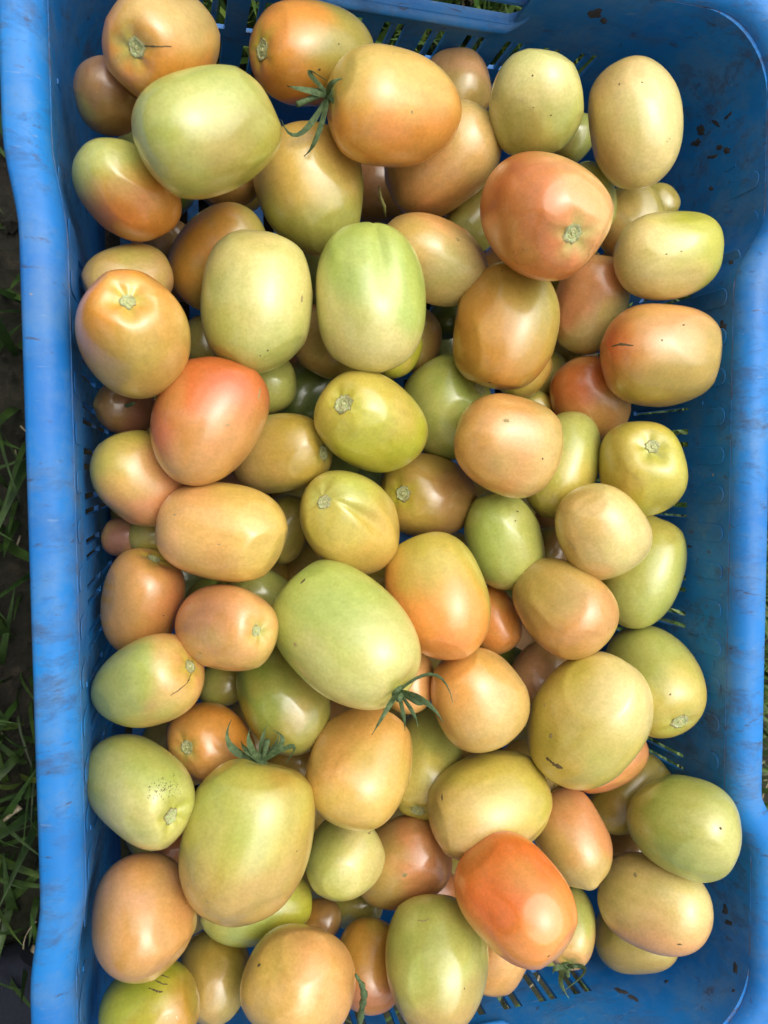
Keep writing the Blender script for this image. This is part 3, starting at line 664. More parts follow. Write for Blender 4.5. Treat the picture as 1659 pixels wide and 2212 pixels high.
# ------------------------------------------------------------------ tomatoes
PAL = {k: np.array(lin(v)) for k, v in dict(
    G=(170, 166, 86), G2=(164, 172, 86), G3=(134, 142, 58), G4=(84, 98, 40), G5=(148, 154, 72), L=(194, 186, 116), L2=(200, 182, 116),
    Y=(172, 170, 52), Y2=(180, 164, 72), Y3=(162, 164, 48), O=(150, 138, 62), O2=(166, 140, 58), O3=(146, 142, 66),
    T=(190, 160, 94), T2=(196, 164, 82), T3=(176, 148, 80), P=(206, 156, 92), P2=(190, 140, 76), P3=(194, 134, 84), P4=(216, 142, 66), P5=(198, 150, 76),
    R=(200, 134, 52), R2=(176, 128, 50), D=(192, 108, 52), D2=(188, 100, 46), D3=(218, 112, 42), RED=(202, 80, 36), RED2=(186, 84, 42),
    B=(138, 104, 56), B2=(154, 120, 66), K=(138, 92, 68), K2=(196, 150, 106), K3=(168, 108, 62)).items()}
for _k, _v in PAL.items(): PAL[_k] = _v * (np.array((1.02, 1.10, 1.04)) if _k[0] == 'G' else np.array((1.08, 1.06, 1.02)))
BLUSH = dict(t26=[(1318, 745, 52, 'RED', .8)], t33=[(548, 825, 75, 'RED2', .65)], t16=[(262, 462, 60, 'D', .6)], t21=[(783, 540, 50, 'G2', .6), (775, 600, 50, 'G3', .35)],
    t59=[(915, 1345, 85, 'P4', .5), (960, 1410, 50, 'D3', .4)], t64=[(1300, 1650, 55, 'G2', .5)], t75=[(535, 1790, 60, 'G2', .5), (450, 1715, 60, 'G2', .5), (610, 1680, 45, 'R2', .6)],
    t58=[(700, 1290, 80, 'G2', .5)], t3=[(585, 350, 90, 'Y', .4)], t85=[(1070, 1890, 70, 'D', .4)], t28=[(290, 790, 90, 'T2', .5)], t20=[(575, 760, 80, 'G2', .35)],
    t5=[(760, 170, 60, 'Y2', .5), (850, 340, 80, 'P4', .5)], t11=[(1090, 470, 70, 'D', .5), (1230, 440, 60, 'P', .4)], t23=[(1040, 700, 60, 'R', .4), (1190, 640, 40, 'G', .5)],
    t80=[(1480, 1850, 70, 'G2', .4), (1560, 1800, 60, 'L', .5)], t39=[(985, 840, 40, 'G3', .5)], t74=[(360, 1700, 50, 'G2', .4)], t49=[(760, 1060, 60, 'G2', .5)], t8=[(1010, 300, 60, 'T', .5)], t45=[(1430, 985, 60, 'Y', .5)],
    t98=[(400, 2150, 50, 'R2', .5)], t94=[(880, 2060, 60, 'G5', .35)], t66=[(980, 1470, 50, 'P4', .4)], t61=[(1190, 1270, 50, 'O2', .5)], t86=[(1330, 1930, 50, 'Y2', .5), (1400, 2030, 60, 'K2', .4)], t88=[(300, 1870, 60, 'P4', .4)])

def sn(seed):
    r = np.random.RandomState(seed); K = r.normal(size=(9, 3)); ph = r.uniform(0, 6.28, 9); K /= np.linalg.norm(K, axis=1)[:, None]
    f = r.uniform(1.2, 5, 9)
    return lambda P: (np.sin((P @ K.T) * f + ph) / f ** .7).sum(1) / 2.6
def sstep(a, b, x): t = np.clip((x - a) / (b - a), 0, 1); return t * t * (3 - 2 * t)

def perp(v, d): return v - d * (d @ v)
TOPTS = {'': {}, 'e': dict(egg=-.14), 's': dict(flat=.92, bend=.10), 'p': dict(egg=-.2), 'q': dict(sq=.84, lobe=.045), 'c': dict(sq=.84, crease=.20), 'c2': dict(crease=.24, lobe=.04, sq=.9), 'c3': dict(crease=.06, lobe=.025, sq=.86, notch=.09),
         'l': dict(lobe=.05, dip=.15), 'b': dict(sq=.80, dip=.10, lobe=.012), 'n': dict(nib=.10, egg=-.05)}

def build_tomato(row, idx):
    key, cx, cy, p, q, ang, lay, stem, cols, sh, label = row
    s = DEPTH[key]; rd = ray(cx, cy); C = CL + rd * s; d = rd / np.linalg.norm(rd)
    def im(dx, dy): return perp(s * (RM @ np.array([dx / FP, dy / FP, 0])), d)     # photo step (y up) -> metres at the fruit
    a = math.radians(ang)
    v1 = im(p * math.cos(a), p * math.sin(a)); v2 = im(-q * math.sin(a), q * math.cos(a))
    P1, P2 = np.linalg.norm(v1), np.linalg.norm(v2); e1 = v1 / P1; e2 = perp(v2, e1); e2 /= np.linalg.norm(e2); e2 = e2; tw = -d
    kind = None; mark = None
    if isinstance(stem, tuple):
        kind, sx, sy = stem
        o = im(sx - cx, -(sy - cy)); u1, u2 = (o @ e1) / P1, (o @ e2) / P2; rho = min(.985, math.hypot(u1, u2))
        if kind == 'D': rho, u1, u2 = .5, u1, u2
        ax = e1 * u1 + e2 * u2; ax = ax / max(1e-6, np.linalg.norm(ax)) * rho + tw * math.sqrt(1 - rho * rho)
    else:
        if p / q > 1.08:            # the stem sits at one end of the long axis
            dlt = (stem - ang + 180) % 360 - 180; stem = ang if abs(dlt) < 90 else ang + 180
        b_ = math.radians(stem); o = im(math.cos(b_), math.sin(b_)); o /= np.linalg.norm(o); ax = o * math.cos(.3) - tw * math.sin(.3)
    ax /= np.linalg.norm(ax)
    op = dict(sq=.885, egg=0, lobe=.016, dip=.05, crease=0, nib=.02, flat=1, bend=0, notch=0); op.update(TOPTS[sh])
    rr = np.random.RandomState(idx * 13 + 5)
    if not sh: op.update(sq=rr.uniform(.83, .92), lobe=rr.uniform(.02, .05), egg=rr.uniform(-.12, .10), dip=rr.uniform(.04, .10), nib=rr.uniform(0, .05))
    along = abs(ax @ e1); tilt = abs(ax @ tw)
    b = P2; c2 = 1 - tilt * tilt
    A = math.sqrt(max(.2, (P1 ** 2 - (b * tilt) ** 2) / max(c2, .15))) if along > .35 else b * 1.12
    A = min(max(A, b * .93), b * 1.45)
    r = np.random.RandomState(idx * 7 + 3)
    big = p > 70
    nu, nv = (72, 96) if big else (34, 44)
    U = np.linspace(0, math.pi, nu + 1); V = np.linspace(0, 2 * math.pi, nv, endpoint=False)
    uu, vv = np.meshgrid(U, V, indexing='ij')
    Sn, Cs = np.sin(uu), np.cos(uu); Sx = Sn ** op['sq']; Cx = np.sign(Cs) * np.abs(Cs) ** op['sq']
    if kind in ('S', 'C'): op['dip'] += .03
    ph = r.uniform(0, 6.28); nl = r.choice([3, 4])
    top = sstep(-.9, .9, Cs)
    k = r.uniform(-.05, .05)
    lob = 1 + op['lobe'] * np.cos(nl * vv + ph) * (.25 + .75 * top) * Sn + -.0 + .016 * np.cos(2 * vv + ph * 2) + .011 * np.cos(3 * vv + ph * 3 + Cs * 1.5)
    crease_v = 0.0
    if op['crease'] or op['notch']:
        # put the fold on the side facing the lens
        crease_v = 0.0
        dv = (vv - crease_v + math.pi) % (2 * math.pi) - math.pi
        wgt = (.13 + .25 * (1 - top)); lob = lob * (1 - max(op['crease'], op['notch']) * np.exp(-(dv / wgt) ** 2) * sstep(-.35, .75, Cs) * (Sn ** .5) * 1.0)
    rad = b * Sx * lob * (1 - (op['egg'] + k) * -Cs * -1)
    zz = A * Cx * (1 + .0 * Cs)
    dipn = np.exp(-(uu / .34) ** 2); ribs = 1 + .14 * np.cos(5 * vv + ph) * np.clip(uu / .3, 0, 1)
    zz = zz - A * op['dip'] * dipn * ribs - A * .03 * np.exp(-(uu / .9) ** 2)
    zz = zz - A * op['nib'] * np.exp(-((math.pi - uu) / .2) ** 2)
    zz = zz + A * .012 * np.exp(-((math.pi - uu) / .12) ** 2)
    xl = rad * np.cos(vv) + op['bend'] * b * (Cs ** 2) * Sn ** 0 * .6; yl = rad * np.sin(vv)
    # local frame: z = stem axis, x = facing the lens
    fx = perp(tw, ax)
    if np.linalg.norm(fx) < .15: fx = perp(e2, ax)
    fx /= np.linalg.norm(fx); 
    if not (op['crease'] or op['notch']):
        q0 = r.uniform(0, 6.28)
    else: q0 = {'t49': .35, 't21': .25, 't76': 1.2}.get(key, .4)
    fy = np.cross(ax, fx)
    gx = fx * math.cos(q0) + fy * math.sin(q0); gy = np.cross(ax, gx)
    if op['bend']: gx, gy = fx * 0 + e2, np.cross(ax, e2)
    W = xl[..., None] * gx + yl[..., None] * gy + zz[..., None] * ax
    nz = sn(idx + 100); Pn = W.reshape(-1, 3) / b
    W = W * (1 + .036 * nz(Pn * 1.1).reshape(W.shape[:2])[..., None])
    F = W.reshape(-1, 3)
    rf = np.random.RandomState(idx * 31 + 7)
    for _ in range(5):
        nf = rf.normal(size=3); nf /= np.linalg.norm(nf); tf = F @ nf; ext = tf.max(); lim = ext * rf.uniform(.84, .95); ov = np.clip(tf - lim, 0, None); F = F - np.outer(ov - ov * ov / (ov + ext * .25) * .6 - ov * .45, nf)
    # fit the outline to the fruit's measured size in both directions
    ca_, sa_ = math.cos(a), math.sin(a)
    for _ in range(4):
        Q = (F + C - CL) @ RM; X_ = -FP * Q[:, 0] / Q[:, 2] - (cx - PX); Y_ = -FP * Q[:, 1] / Q[:, 2] + (cy - PY)
        for e, L, w_, ln in ((e1, P1, X_ * ca_ + Y_ * sa_, p), (e2, P2, -X_ * sa_ + Y_ * ca_, q)):
            lo, hi = w_.min(), w_.max(); sc = 2 * ln / (hi - lo); tt_ = F @ e
            F = F + np.outer(tt_ * (sc - 1) - (lo + hi) / 2 / ln * L, e)
    # weld poles
    V0 = F[:nv].mean(0); V1 = F[-nv:].mean(0); body = F[nv:-nv]
    verts = np.vstack([V0[None], body, V1[None]]); nr = nu - 1
    fs = [(0, 1 + k2, 1 + (k2 + 1) % nv) for k2 in range(nv)]
    for i in range(nr - 1):
        o0, o1 = 1 + i * nv, 1 + (i + 1) * nv
        fs += [(o0 + k2, o1 + k2, o1 + (k2 + 1) % nv, o0 + (k2 + 1) % nv) for k2 in range(nv)]
    last = 1 + (nr - 1) * nv; e_ = len(verts) - 1
    fs += [(last + (k2 + 1) % nv, last + k2, e_) for k2 in range(nv)]
    # skin colour: ripening runs across the fruit
    cA, cB, ga, bal = cols; ga = math.radians(ga); g = im(math.cos(ga), math.sin(ga)); g /= np.linalg.norm(g)
    un = verts / b
    t = (verts @ g) / max(P1, P2)
    n1 = sn(idx + 500)(un * 1.3); n2 = sn(idx + 900)(un * 2.6)
    m = sstep(-.48, .48, t + bal + .45 * n1 + .22 * n2)[:, None]
    col = PAL[cB] * (1 - m) + PAL[cA] * m
    # secondary patchiness within one fruit
    third = PAL[['P', 'G2', 'T', 'G', 'T2'][idx % 5] if cA[0] != 'G' else 'G5']; m3 = (sstep(.1, .9, sn(idx + 77)(un * 1.5)) * .28)[:, None]
    col = col * (1 - m3) + third * m3
    col = col * (1 + .05 * n2[:, None])
    for (bx, by, br, bc, bs) in BLUSH.get(key, []):
        o = im(bx - cx, -(by - cy)); R_ = br * s / FP
        dd = np.hypot((verts @ e1) - (o @ e1), (verts @ e2) - (o @ e2)) / R_; mm = (np.exp(-(dd * (1 + .25 * n1)) ** 2) * bs * ((verts @ tw) > -.2 * b))[:, None]
        col = col * (1 - mm) + PAL[bc] * mm
    axd = (verts @ ax) / np.linalg.norm(verts, axis=1); th = np.arccos(np.clip(axd, -1, 1)); az = np.arctan2(verts @ gy, verts @ gx)
    halo = np.exp(-(th / (.24 + .06 * np.cos(5 * az + ph + .6 * n1))) ** 2) * (.85 if kind in ('S', 'C') else .2)
    hc = PAL['Y'] if idx % 2 else PAL['G']; col = col * (1 - halo[:, None]) + hc * halo[:, None]
    pale = np.exp(-((math.pi - th) / .35) ** 2)[:, None] * .25; col = col * (1 - pale) + PAL['L2'] * pale
    sk = sn(idx + 321)(np.stack([np.cos(az) * 6, np.sin(az) * 6, axd * .9], 1)) ; fine = sn(idx + 322)(np.stack([np.cos(az) * 17, np.sin(az) * 17, axd * 2.2], 1))
    col = col * (1 + (.06 * sk + .055 * fine)[:, None] * np.array([.8, .9, 1.6]) * np.clip(np.sin(th), 0, 1)[:, None])
    col = np.clip(col, 0.004, .95)
    W = verts + C
    bv = BVHTree.FromPolygons([Vector(v) for v in W], fs)
    ex = EXTRA.get(key, [])
    parts = bool(kind in ('S', 'C', 'D')) or bool(ex)
    if parts:
        root = empty('tomato', tuple(C)); o = mesh_obj('skin', W, fs, M_SKIN, root, cols=col)
    else:
        root = mesh_obj('tomato', W, fs, M_SKIN, None, cols=col, origin=C)
    tag(root, label, 'tomato', 'tomatoes heaped in the blue crate')
    def pin(x, y):
        dd = Vector(ray(x, y)).normalized(); h = bv.ray_cast(Vector(CL), dd)
        if h[0] is None: h = bv.find_nearest(Vector(CL) + dd * (np.linalg.norm(C - CL)))
        return h[0], h[1]
    def snap(pt, off):
        h = bv.find_nearest(pt); return h[0] + h[1] * off
    def scar(x, y, rpx, ring=None):
        ring = ring or [(.62, .55, .42), (.42, .32, .20), (.7, .62, .45), (.35, .25, .15)][idx % 4]
        h, nn = pin(x, y)
        if kind in ('S',) and (x, y) == stem[1:]: pass
        R0 = rpx * s / FP; t1 = nn.orthogonal().normalized(); t2 = nn.cross(t1); n = 26
        prof = [(1.12, .00002, ring), (.98, .00045, (.78, .78, .66)), (.82, .0004, (1, 1, .95)), (.62, .00005, (.8, .86, .66)), (.48, .00035, (1.05, 1.05, .95)), (.30, .0001, (.72, .76, .56)), (.14, .0006, (1.15, 1.12, 1.0))]
        vs = []; cl = []
        for ri, (k3, off, cc) in enumerate(prof):
            for i in range(n):
                an = 2 * math.pi * i / n; jag = 1 + (.16 if ri < 2 else .07) * r.uniform(-1, 1) + .035 * math.cos(5 * an + ph)
                pt = h + (t1 * math.cos(an) + t2 * math.sin(an)) * R0 * k3 * jag; vs.append(snap(pt, off * (R0 / .0035) + .00005)); cl.append(tuple(c_ * r.uniform(.85, 1.1) for c_ in cc))
        vs.append(snap(h, .0004)); cl.append((1.1, 1.1, .95))
        f2 = [(a_ * n + i, a_ * n + (i + 1) % n, (a_ + 1) * n + (i + 1) % n, (a_ + 1) * n + i) for a_ in range(len(prof) - 1) for i in range(n)]
        f2 += [((len(prof) - 1) * n + i, (len(prof) - 1) * n + (i + 1) % n, len(vs) - 1) for i in range(n)]
        mesh_obj('stem_scar', [tuple(v) for v in vs], f2, M_SCAR, root, sharp=60, cols=np.array(cl))
    def spot(x, y, rx, ry, an0, mat, name='blemish'):
        rx *= .75; ry *= .75; h, nn = pin(x, y); ax_ = Vector(im(math.cos(an0), math.sin(an0))).normalized(); t1 = (ax_ - nn * ax_.dot(nn)).normalized(); t2 = nn.cross(t1); n = 12
        vs = [snap(h, .0003)]
        for i in range(n):
            an = 2 * math.pi * i / n; j = r.uniform(.65, 1.25); vs.append(snap(h + (t1 * math.cos(an) * rx + t2 * math.sin(an) * ry) * (s / FP) * j, .00006))
        mesh_obj(name, [tuple(v) for v in vs], [(0, 1 + i, 1 + (i + 1) % n) for i in range(n)], mat, root)
    def crack(pts, wpx, mat, name='crack'):
        P_ = []
        for (x0, y0), (x1, y1) in zip(pts, pts[1:]):
            for k4 in range(5): P_.append((x0 + (x1 - x0) * k4 / 5, y0 + (y1 - y0) * k4 / 5))
        P_.append(pts[-1]); vs = []
        for i, (x, y) in enumerate(P_):
            jx, jy = r.uniform(-.7, .7), r.uniform(-.7, .7); h, nn = pin(x + jx, y + jy); P0 = Vector(pin(*P_[max(0, i - 1)])[0]); P9 = Vector(pin(*P_[min(len(P_) - 1, i + 1)])[0])
            tt = (P9 - P0).normalized(); sd_ = nn.cross(tt).normalized(); ww = wpx * s / FP * (.5 + .5 * math.sin(math.pi * (i + .6) / len(P_))) * r.uniform(.5, 1.4)
            vs += [snap(h - sd_ * ww, .00005), snap(h, .0003), snap(h + sd_ * ww, .00005)]
        mesh_obj(name, [tuple(v) for v in vs], [(3 * i + k5, 3 * i + k5 + 1, 3 * i + k5 + 4, 3 * i + k5 + 3) for i in range(len(P_) - 1) for k5 in (0, 1)], mat, root)
    def curve_pts(c0, tip, mid=None, lift=(0, 0, 0), n=9):
        a0 = Vector(c0); b0 = Vector(tip); m0 = Vector(mid) if mid is not None else (a0 + b0) / 2
        m0 = m0 * 2 - (a0 + b0) / 2
        return [a0 * (1 - t) ** 2 + m0 * 2 * t * (1 - t) + b0 * t * t for t in [i / (n - 1) for i in range(n)]]
    def sepal(c0, tip, mid, wpx, twist=0.0):
        pts = curve_pts(c0, tip, mid, n=10); vs = []; n = len(pts)
        base_n = Vector(tw)
        for i, pnt in enumerate(pts):
            t = i / (n - 1); tt = (pts[min(i + 1, n - 1)] - pts[max(i - 1, 0)]).normalized()
            sd_ = tt.cross(base_n); sd_ = sd_.normalized() if sd_.length > 1e-4 else tt.orthogonal().normalized()
            sd_ = Quaternion(tt, twist * t * 1.6 + .35 + .25 * math.sin(7 * t + tip[0] * 900)) @ sd_; nn = sd_.cross(tt).normalized()
            ww = .82 * wpx * s / FP * (1 + .12 * math.sin(11 * t + tip[1] * 700)) * (math.sin(math.pi * min(1, .18 + t * .8)) ** .8) * (1 - t ** 3) + .00012
            vs += [pnt - sd_ * ww, pnt - nn * ww * .35, pnt + sd_ * ww, pnt + nn * .0004 - nn * ww * .1]
        f3 = [(4 * i + k6, 4 * i + (k6 + 1) % 4, 4 * i + 4 + (k6 + 1) % 4, 4 * i + 4 + k6) for i in range(n - 1) for k6 in range(4)] + [(3, 2, 1, 0), tuple(4 * n - 4 + k6 for k6 in range(4))]
        mesh_obj('sepal', [tuple(v) for v in vs], f3, M_SEPAL, root, sharp=60)
    def at_px(x, y, lift):     # a point level with the fruit's shoulder, lifted towards the open sky by `lift` metres
        base = C + im(x - cx, -(y - cy)); return base + tw * lift
    if kind == 'S': scar(stem[1], stem[2], SCARR.get(key, 16))
    if kind == 'D':
        spot(stem[1], stem[2], 6, 5, .3, M_MARK, 'blossom_tip')
    if kind == 'C':
        h, nn = pin(stem[1], stem[2]); dep = float((np.array(h) - C) @ tw)
        for (tx, ty, tl, mx, my, ml, wpx, twi) in CALYX[key]['sepals']:
            sepal(h + nn * .0006, at_px(tx, ty, dep + tl), at_px(mx, my, dep + ml), wpx, twi)
        px_, py_, pl_ = CALYX[key]['stalk']; mb = MB(); tube(mb, [h - nn * .001, h + nn * .003, Vector(at_px(px_, py_, dep + pl_))], [.0016, .0013, .0015], 8)
        mesh_obj('pedicel', mb.v, mb.f, M_SEPAL, root)
        mb = MB(); tube(mb, [h - nn * .001, h + nn * .0012, h + nn * .0022], [.0042, .0034, .0012], 10); mesh_obj('calyx_hub', mb.v, mb.f, M_SEPAL, root)
    for e in ex:
        if e[0] == 'crack': crack(e[1], e[2], M_MARK if len(e) < 4 else M_PALEMARK)
        elif e[0] == 'spot': spot(*e[1:6], M_MARK)
        elif e[0] == 'pale': spot(*e[1:6], M_PALEMARK)
        elif e[0] == 'specks':
            _, x, y, sx_, sy_, cnt = e; mb = MB(); rr2 = random.Random(idx)
            for _k in range(cnt):
                gx_, gy_ = rr2.gauss(0, 1), rr2.gauss(0, 1); h, nn = pin(x + gx_ * sx_ + gy_ * sy_ * .5, y + gy_ * sy_ - gx_ * sx_ * .35); t1 = nn.orthogonal().normalized(); t2 = nn.cross(t1); q1 = rr2.uniform(.00008, .00034)
                vs = [h + nn * .00012 + (t1 * math.cos(k7) + t2 * math.sin(k7) * rr2.uniform(.5, 1)) * q1 for k7 in (0, 1.05, 2.1, 3.14, 4.2, 5.2)]; mb.add(vs, [tuple(range(6))])
            mesh_obj('soil_smudge', mb.v, mb.f, M_MARK, root)
        elif e[0] == 'leaf':
            _, x0, y0, x1, y1, wpx = e; h, nn = pin(x0, y0); dep = float((np.array(h) - C) @ tw); sepal(h, at_px(x1, y1, dep + .006), at_px((x0 + x1) / 2 + 3, (y0 + y1) / 2, dep + .005), wpx)
    return root

SCARR = dict(t1=17, t4=19, t11=18, t28=15, t37=15, t38=19, t39=14, t45=14, t48=15, t49=14, t55=13, t57=11, t63=17, t68=13, t71=13, t73=14, t74=17)
EXTRA = dict(
    t1=[('crack', [(312, 98), (335, 101), (370, 100)], 1.6)],
    t68=[('crack', [(413, 1455), (405, 1475), (385, 1492), (368, 1502)], 1.5)],
    t26=[('crack', [(1322, 748), (1340, 744), (1368, 746)], 2.2), ('spot', 1430, 735, 3, 3, 0), ('spot', 1477, 702, 3.5, 2.5, .5)],
    t20=[('pale', 652, 645, 5, 12, 1.35 - 1.57), ('spot', 566, 512, 0.1, .1, 0), ('spot', 578, 757, 3, 3, 0), ('spot', 562, 768, 2.2, 2.2, 0)],
    t64=[('crack', [(1180, 1637), (1196, 1650), (1215, 1660)], 5), ('pale', 1176, 1523, 4, 6, 0), ('pale', 1190, 1590, 9, 5, .6), ('crack', [(1290, 1700), (1325, 1694), (1350, 1675)], 2, 1)],
    t74=[('specks', 362, 1700, 15, 12, 150), ('specks', 330, 1712, 10, 8, 25)],
    t32=[('pale', 915, 700, 12, 7, .8)],
    t41=[('spot', 1127, 827, 4, 3, 0)], t42=[('spot', 1172, 815, 2.5, 2.5, 0)],
    t23=[('spot', 1058, 826, 5, 3, .3), ('spot', 1085, 585, 2.5, 2.5, 0)],
    t15=[('spot', 1440, 549, 3, 2, .4), ('pale', 1472, 543, 3, 2, 0)],
    t7=[('spot', 1150, 163, 2.5, 2.5, 0), ('spot', 1190, 249, 3, 2.2, 0), ('spot', 1152, 232, 1.6, 1.6, 0)],
    t9=[('spot', 1338, 182, 2.6, 3.4, 0), ('spot', 1387, 178, 3, 2.2, 0), ('spot', 1447, 300, 2, 1.6, 0), ('spot', 1441, 306, 1.4, 1.6, 0)],
    t34=[('leaf', 270, 878, 292, 868, 5)],
    t40=[('pale', 1094, 909, 9, 6, .2), ('spot', 1172, 991, 3, 3, 0)],
    t47=[('spot', 1118, 1105, 5, 3, 0), ('spot', 1113, 1125, 3, 2, .4)],
    t46=[('crack', [(1225, 1165), (1238, 1178), (1245, 1188)], 1.5, 1)],
    t58=[('pale', 638, 1393, 7, 5, -.4), ('spot', 655, 1255, 11, 4, 1.0)],
    t75=[('pale', 532, 1997, 8, 3, 0), ('pale', 448, 1948, 7, 3, -.3), ('pale', 405, 1912, 4, 6, 0)],
    t80=[('spot', 1557, 1790, 4, 4, 0), ('spot', 1383, 1797, 2, 2, 0)],
    t86=[('spot', 1468, 2040, 6, 3, -.3), ('pale', 1372, 1890, 6, 7, .3)],
    t85=[('spot', 1185, 2065, 4, 3, 0)],
    t76=[('spot', 955, 1722, 3, 9, 0)],
    t84=[('pale', 875, 1890, 9, 5, .5)],
    t83=[('pale', 798, 1800, 6, 4, .5), ('spot', 800, 1797, 2, 2, 0)],
    t98=[('crack', [(335, 2118), (350, 2125), (362, 2127)], 1.6), ('crack', [(322, 2135), (340, 2142), (352, 2142)], 1.8), ('crack', [(345, 2105), (365, 2112)], 1.2)],
    t55=[('spot', 353, 1330, 3, 2.5, 0)], t2=[], t22=[('pale', 989, 518, 6, 4, -.2)],
    t50=[('pale', 378, 1112, 6, 2, -.2), ('pale', 473, 1176, 4, 2, 0)], t94=[('spot', 1003, 2135, 2.5, 2.5, 0), ('crack', [(902, 1988), (915, 1990), (928, 1985)], 1.5, 1)],
    t33=[('pale', 560, 852, 3, 20, -.25), ('pale', 492, 918, 6, 2, 0)], t63=[('spot', 1448, 1500, 4, 2, .9)], t17=[('specks', 735, 395, 14, 5, 14)],
    t11=[('specks', 1100, 555, 22, 5, 22), ('specks', 1285, 540, 12, 6, 18)], t4=[('spot', 690, 150, 4, 3, 0), ('spot', 732, 95, 2.5, 2.5, 0)], t5=[('pale', 890, 242, 3, 5, 0)],
    t57=[('pale', 432, 1410, 6, 4, 0)], t88=[('specks', 400, 1940, 10, 18, 16)])
CALYX = dict(
    t5=dict(sepals=[(630, 188, .006, 668, 196, .010, 10, .3), (752, 172, .010, 725, 184, .014, 7, 0), (612, 258, .002, 652, 288, .006, 7, -.2), (657, 338, .004, 690, 292, .010, 8, .2), (712, 176, .006, 680, 160, .014, 7, .8), (742, 232, .004, 728, 222, .008, 6, 0)], stalk=(652, 226, .012)),
    t58=dict(sepals=[(965, 1510, .006, 925, 1452, .010, 5, .2), (942, 1548, .010, 905, 1505, .014, 9, .1), (800, 1574, .004, 826, 1528, .008, 6, 0), (866, 1564, .008, 862, 1530, .010, 5.5, .2), (893, 1557, .006, 880, 1525, .010, 5, .2), (906, 1512, .004, 890, 1508, .010, 6, 0)], stalk=(852, 1500, .014)),
    t75=dict(sepals=[(499, 1546, .010, 497, 1606, .006, 10, .1), (540, 1570, .014, 540, 1606, .012, 10, 0), (578, 1556, .008, 566, 1600, .006, 9, .2), (600, 1572, .006, 600, 1594, .002, 6, .4), (592, 1572, .014, 610, 1600, .014, 9, .2), (622, 1642, .006, 634, 1606, .010, 8, .5), (520, 1592, .002, 534, 1618, .008, 8, 0)], stalk=(578, 1598, .016)),
    t91=dict(sepals=[(1230, 2149, .004, 1212, 2112, .008, 8, .2), (1219, 2134, .004, 1262, 2092, .006, 6, .3), (1196, 2100, .002, 1202, 2088, .006, 7, 0), (1248, 2088, .002, 1240, 2084, .008, 6, .3)], stalk=(1226, 2104, .006)))

for i, row in enumerate(TOM): build_tomato(row, i)

# the deeper layer, glimpsed only through the dark gaps
def build_deep():
    r = random.Random(9); meshes = []
    for k in range(5):
        nu, nv = 18, 24; vs = []; cl = []
        cA, cB = PAL[['O', 'B', 'G3', 'K3', 'G4'][k]], PAL[['T3', 'O', 'O2', 'B', 'O'][k]]
        for i in range(nu + 1):
            u = math.pi * i / nu
            for j in range(nv):
                v = 2 * math.pi * j / nv; lob = 1 + .02 * math.cos(3 * v + k) * math.sin(u)
                vs.append((.0245 * math.sin(u) ** .93 * lob * math.cos(v), .0245 * math.sin(u) ** .93 * lob * math.sin(v), .029 * math.cos(u) - .002 * math.exp(-(u / .35) ** 2)))
                t = .5 + .5 * math.cos(u + k); cl.append(tuple(cA * t + cB * (1 - t)))
        fs = [(i * nv + j, (i + 1) * nv + j, (i + 1) * nv + (j + 1) % nv, i * nv + (j + 1) % nv) for i in range(nu) for j in range(nv)]
        me = bpy.data.meshes.new('tomato'); me.from_pydata(vs, [], fs); me.shade_smooth(); me.materials.append(M_SKIN)
        ca = me.color_attributes.new('col', 'FLOAT_COLOR', 'POINT'); c4 = np.ones((len(vs), 4), dtype=np.float32); c4[:, :3] = cl; ca.data.foreach_set('color', c4.ravel()); meshes.append(me)
    n = 0
    for i in range(7):
        for j in range(10):
            n += 1
            if n in DEEP_SKIP: continue
            x = -.146 + .049 * i + (.0 if j % 2 else .012) + r.uniform(-.004, .004); y = -.243 + .0535 * j + r.uniform(-.004, .004)
            o = bpy.data.objects.new('tomato', meshes[(i * 3 + j) % 5]); S.collection.objects.link(o)
            o.location = (x, y, .088 + r.uniform(-.008, .008)); o.rotation_euler = (r.uniform(0, 3), r.uniform(0, 3), r.uniform(0, 3))
            ka, kb = DEEP_LABEL[n].split()
            tag(o, 'shadowed tomato deep between %s and %s' % (SHORT[ka], SHORT[kb]), 'tomato', 'tomatoes deep in the heap')
DEEP_SKIP = {4, 8, 11, 12, 14, 17, 18, 24, 27, 30, 31, 34, 35, 37, 39, 42, 43, 46, 47, 50, 51, 52, 57, 60, 61, 62, 63, 64, 65, 67, 68, 70}
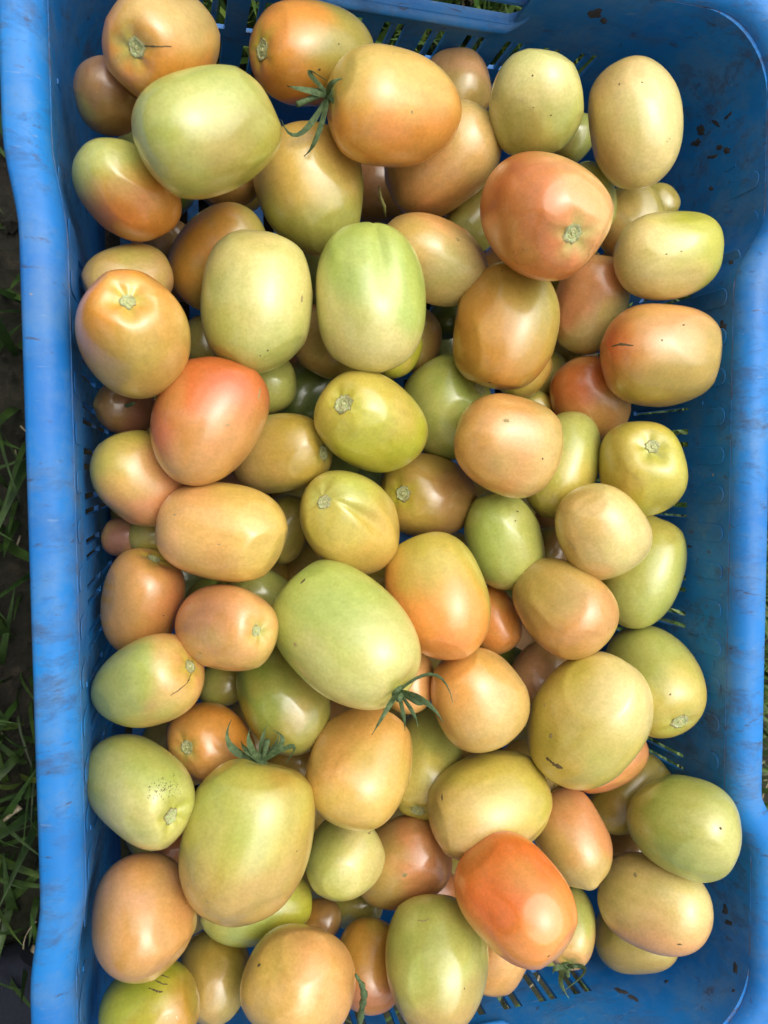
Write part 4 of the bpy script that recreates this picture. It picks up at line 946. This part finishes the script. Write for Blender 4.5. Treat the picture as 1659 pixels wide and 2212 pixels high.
SHORT = dict(t2='small top left corner one', t3='large smooth green one', t5='golden calyx one', t8='pinkish brown one', t9='tall tan one', t11='big orange red one', t16='green and orange one',
    t17='pear shaped olive one', t18='brown one beneath it', t19='slanting orange brown one', t20='scabbed pale green one', t21='grooved pale green one', t22='peach pink one', t23='orange tan oval', t25='pink and pale green one',
    t27='half hidden pinkish green one', t28='shouldered orange one', t30='dim tan olive one', t31='bright green sliver', t32='scabbed brown one', t33='red orange one at left', t34='small dark leaf tipped one', t36='peach one at left wall',
    t37='sideways olive tan one', t38='ringed yellow green one', t39='mid green one', t40='round tan pink one', t47='fresh light green one', t49='creased one', t50='blunt oblong one', t54='shadowed olive one', t56='dull green one', t56b='faint green sliver',
    t58='huge pale green one', t59='tall orange one', t60='small plain orange one', t61='olive patched tan pink one', t64='very large pale yellow one', t66='smooth tan orange one', t67='light peach one', t68='cracked scar one', t69='sloping olive one',
    t71='orange one behind sepals', t72='tan orange oval one', t74='speckled pale green one', t75='longest one', t83='small round pale green one', t84='scuffed reddish brown one', t88='dusty pink tan one', t97='dim olive tan one', t101='dark red one', t107='brown sliver', t52='very dark reddish one')
DEEP_LABEL = {1: 't88 t97', 2: 't74 t88', 3: 't74 t68', 5: 't56b t50', 6: 't36 t52', 7: 't33 t34', 9: 't27 t28', 10: 't16 t2', 13: 't69 t71', 15: 't56 t54', 16: 't50 t33', 19: 't17 t19', 20: 't19 t3', 21: 't83 t75', 22: 't75 t72', 23: 't58 t72',
    25: 't49 t58', 26: 't37 t49', 28: 't30 t20', 29: 't21 t20', 32: 't84 t72', 33: 't67 t72', 36: 't49 t38', 38: 't38 t31', 40: 't17 t8', 41: 't84 t101', 44: 't67 t66', 45: 't47 t59', 48: 't32 t23', 49: 't21 t22', 53: 't64 t66', 54: 't61 t60', 55: 't60 t47',
    56: 't40 t47', 58: 't39 t40', 59: 't11 t23', 66: 't47 t107', 69: 't25 t11'}
build_deep()

# loose stalks
mb = MB(); pts = [(757, 2052, .245), (768, 2105, .243), (782, 2128, .240), (787, 2150, .236), (783, 2172, .230), (776, 2215, .222)]
P = [Vector(on_z(*p)) for p in pts[1:]]
pp = []
for i in range(len(P) - 1):
    for k in range(4): pp.append(P[i].lerp(P[i + 1], k / 4))
pp.append(P[-1]); tube(mb, pp, [(.0006 + .0011 * min(1, i / 6)) * (1 + .25 * math.sin(i * 1.9)) for i in range(len(pp))], 8)
tag(mesh_obj('stalk', mb.v, mb.f, M_SEPAL), 'curled green stalk hanging between two tomatoes at the bottom', 'stalk')
mb = MB(); P = [Vector(on_z(*p)) for p in [(819, 404, .178), (822, 425, .180), (830, 445, .178), (832, 468, .172)]]
tube(mb, P, [.0006, .0009, .0010, .0006], 6)
tag(mesh_obj('stalk', mb.v, mb.f, mat_simple('pale_stalk', (120, 120, 60), (150, 148, 84), 300)), 'thin yellowish stalk in the gap left of the pinkish brown tomato', 'stalk')
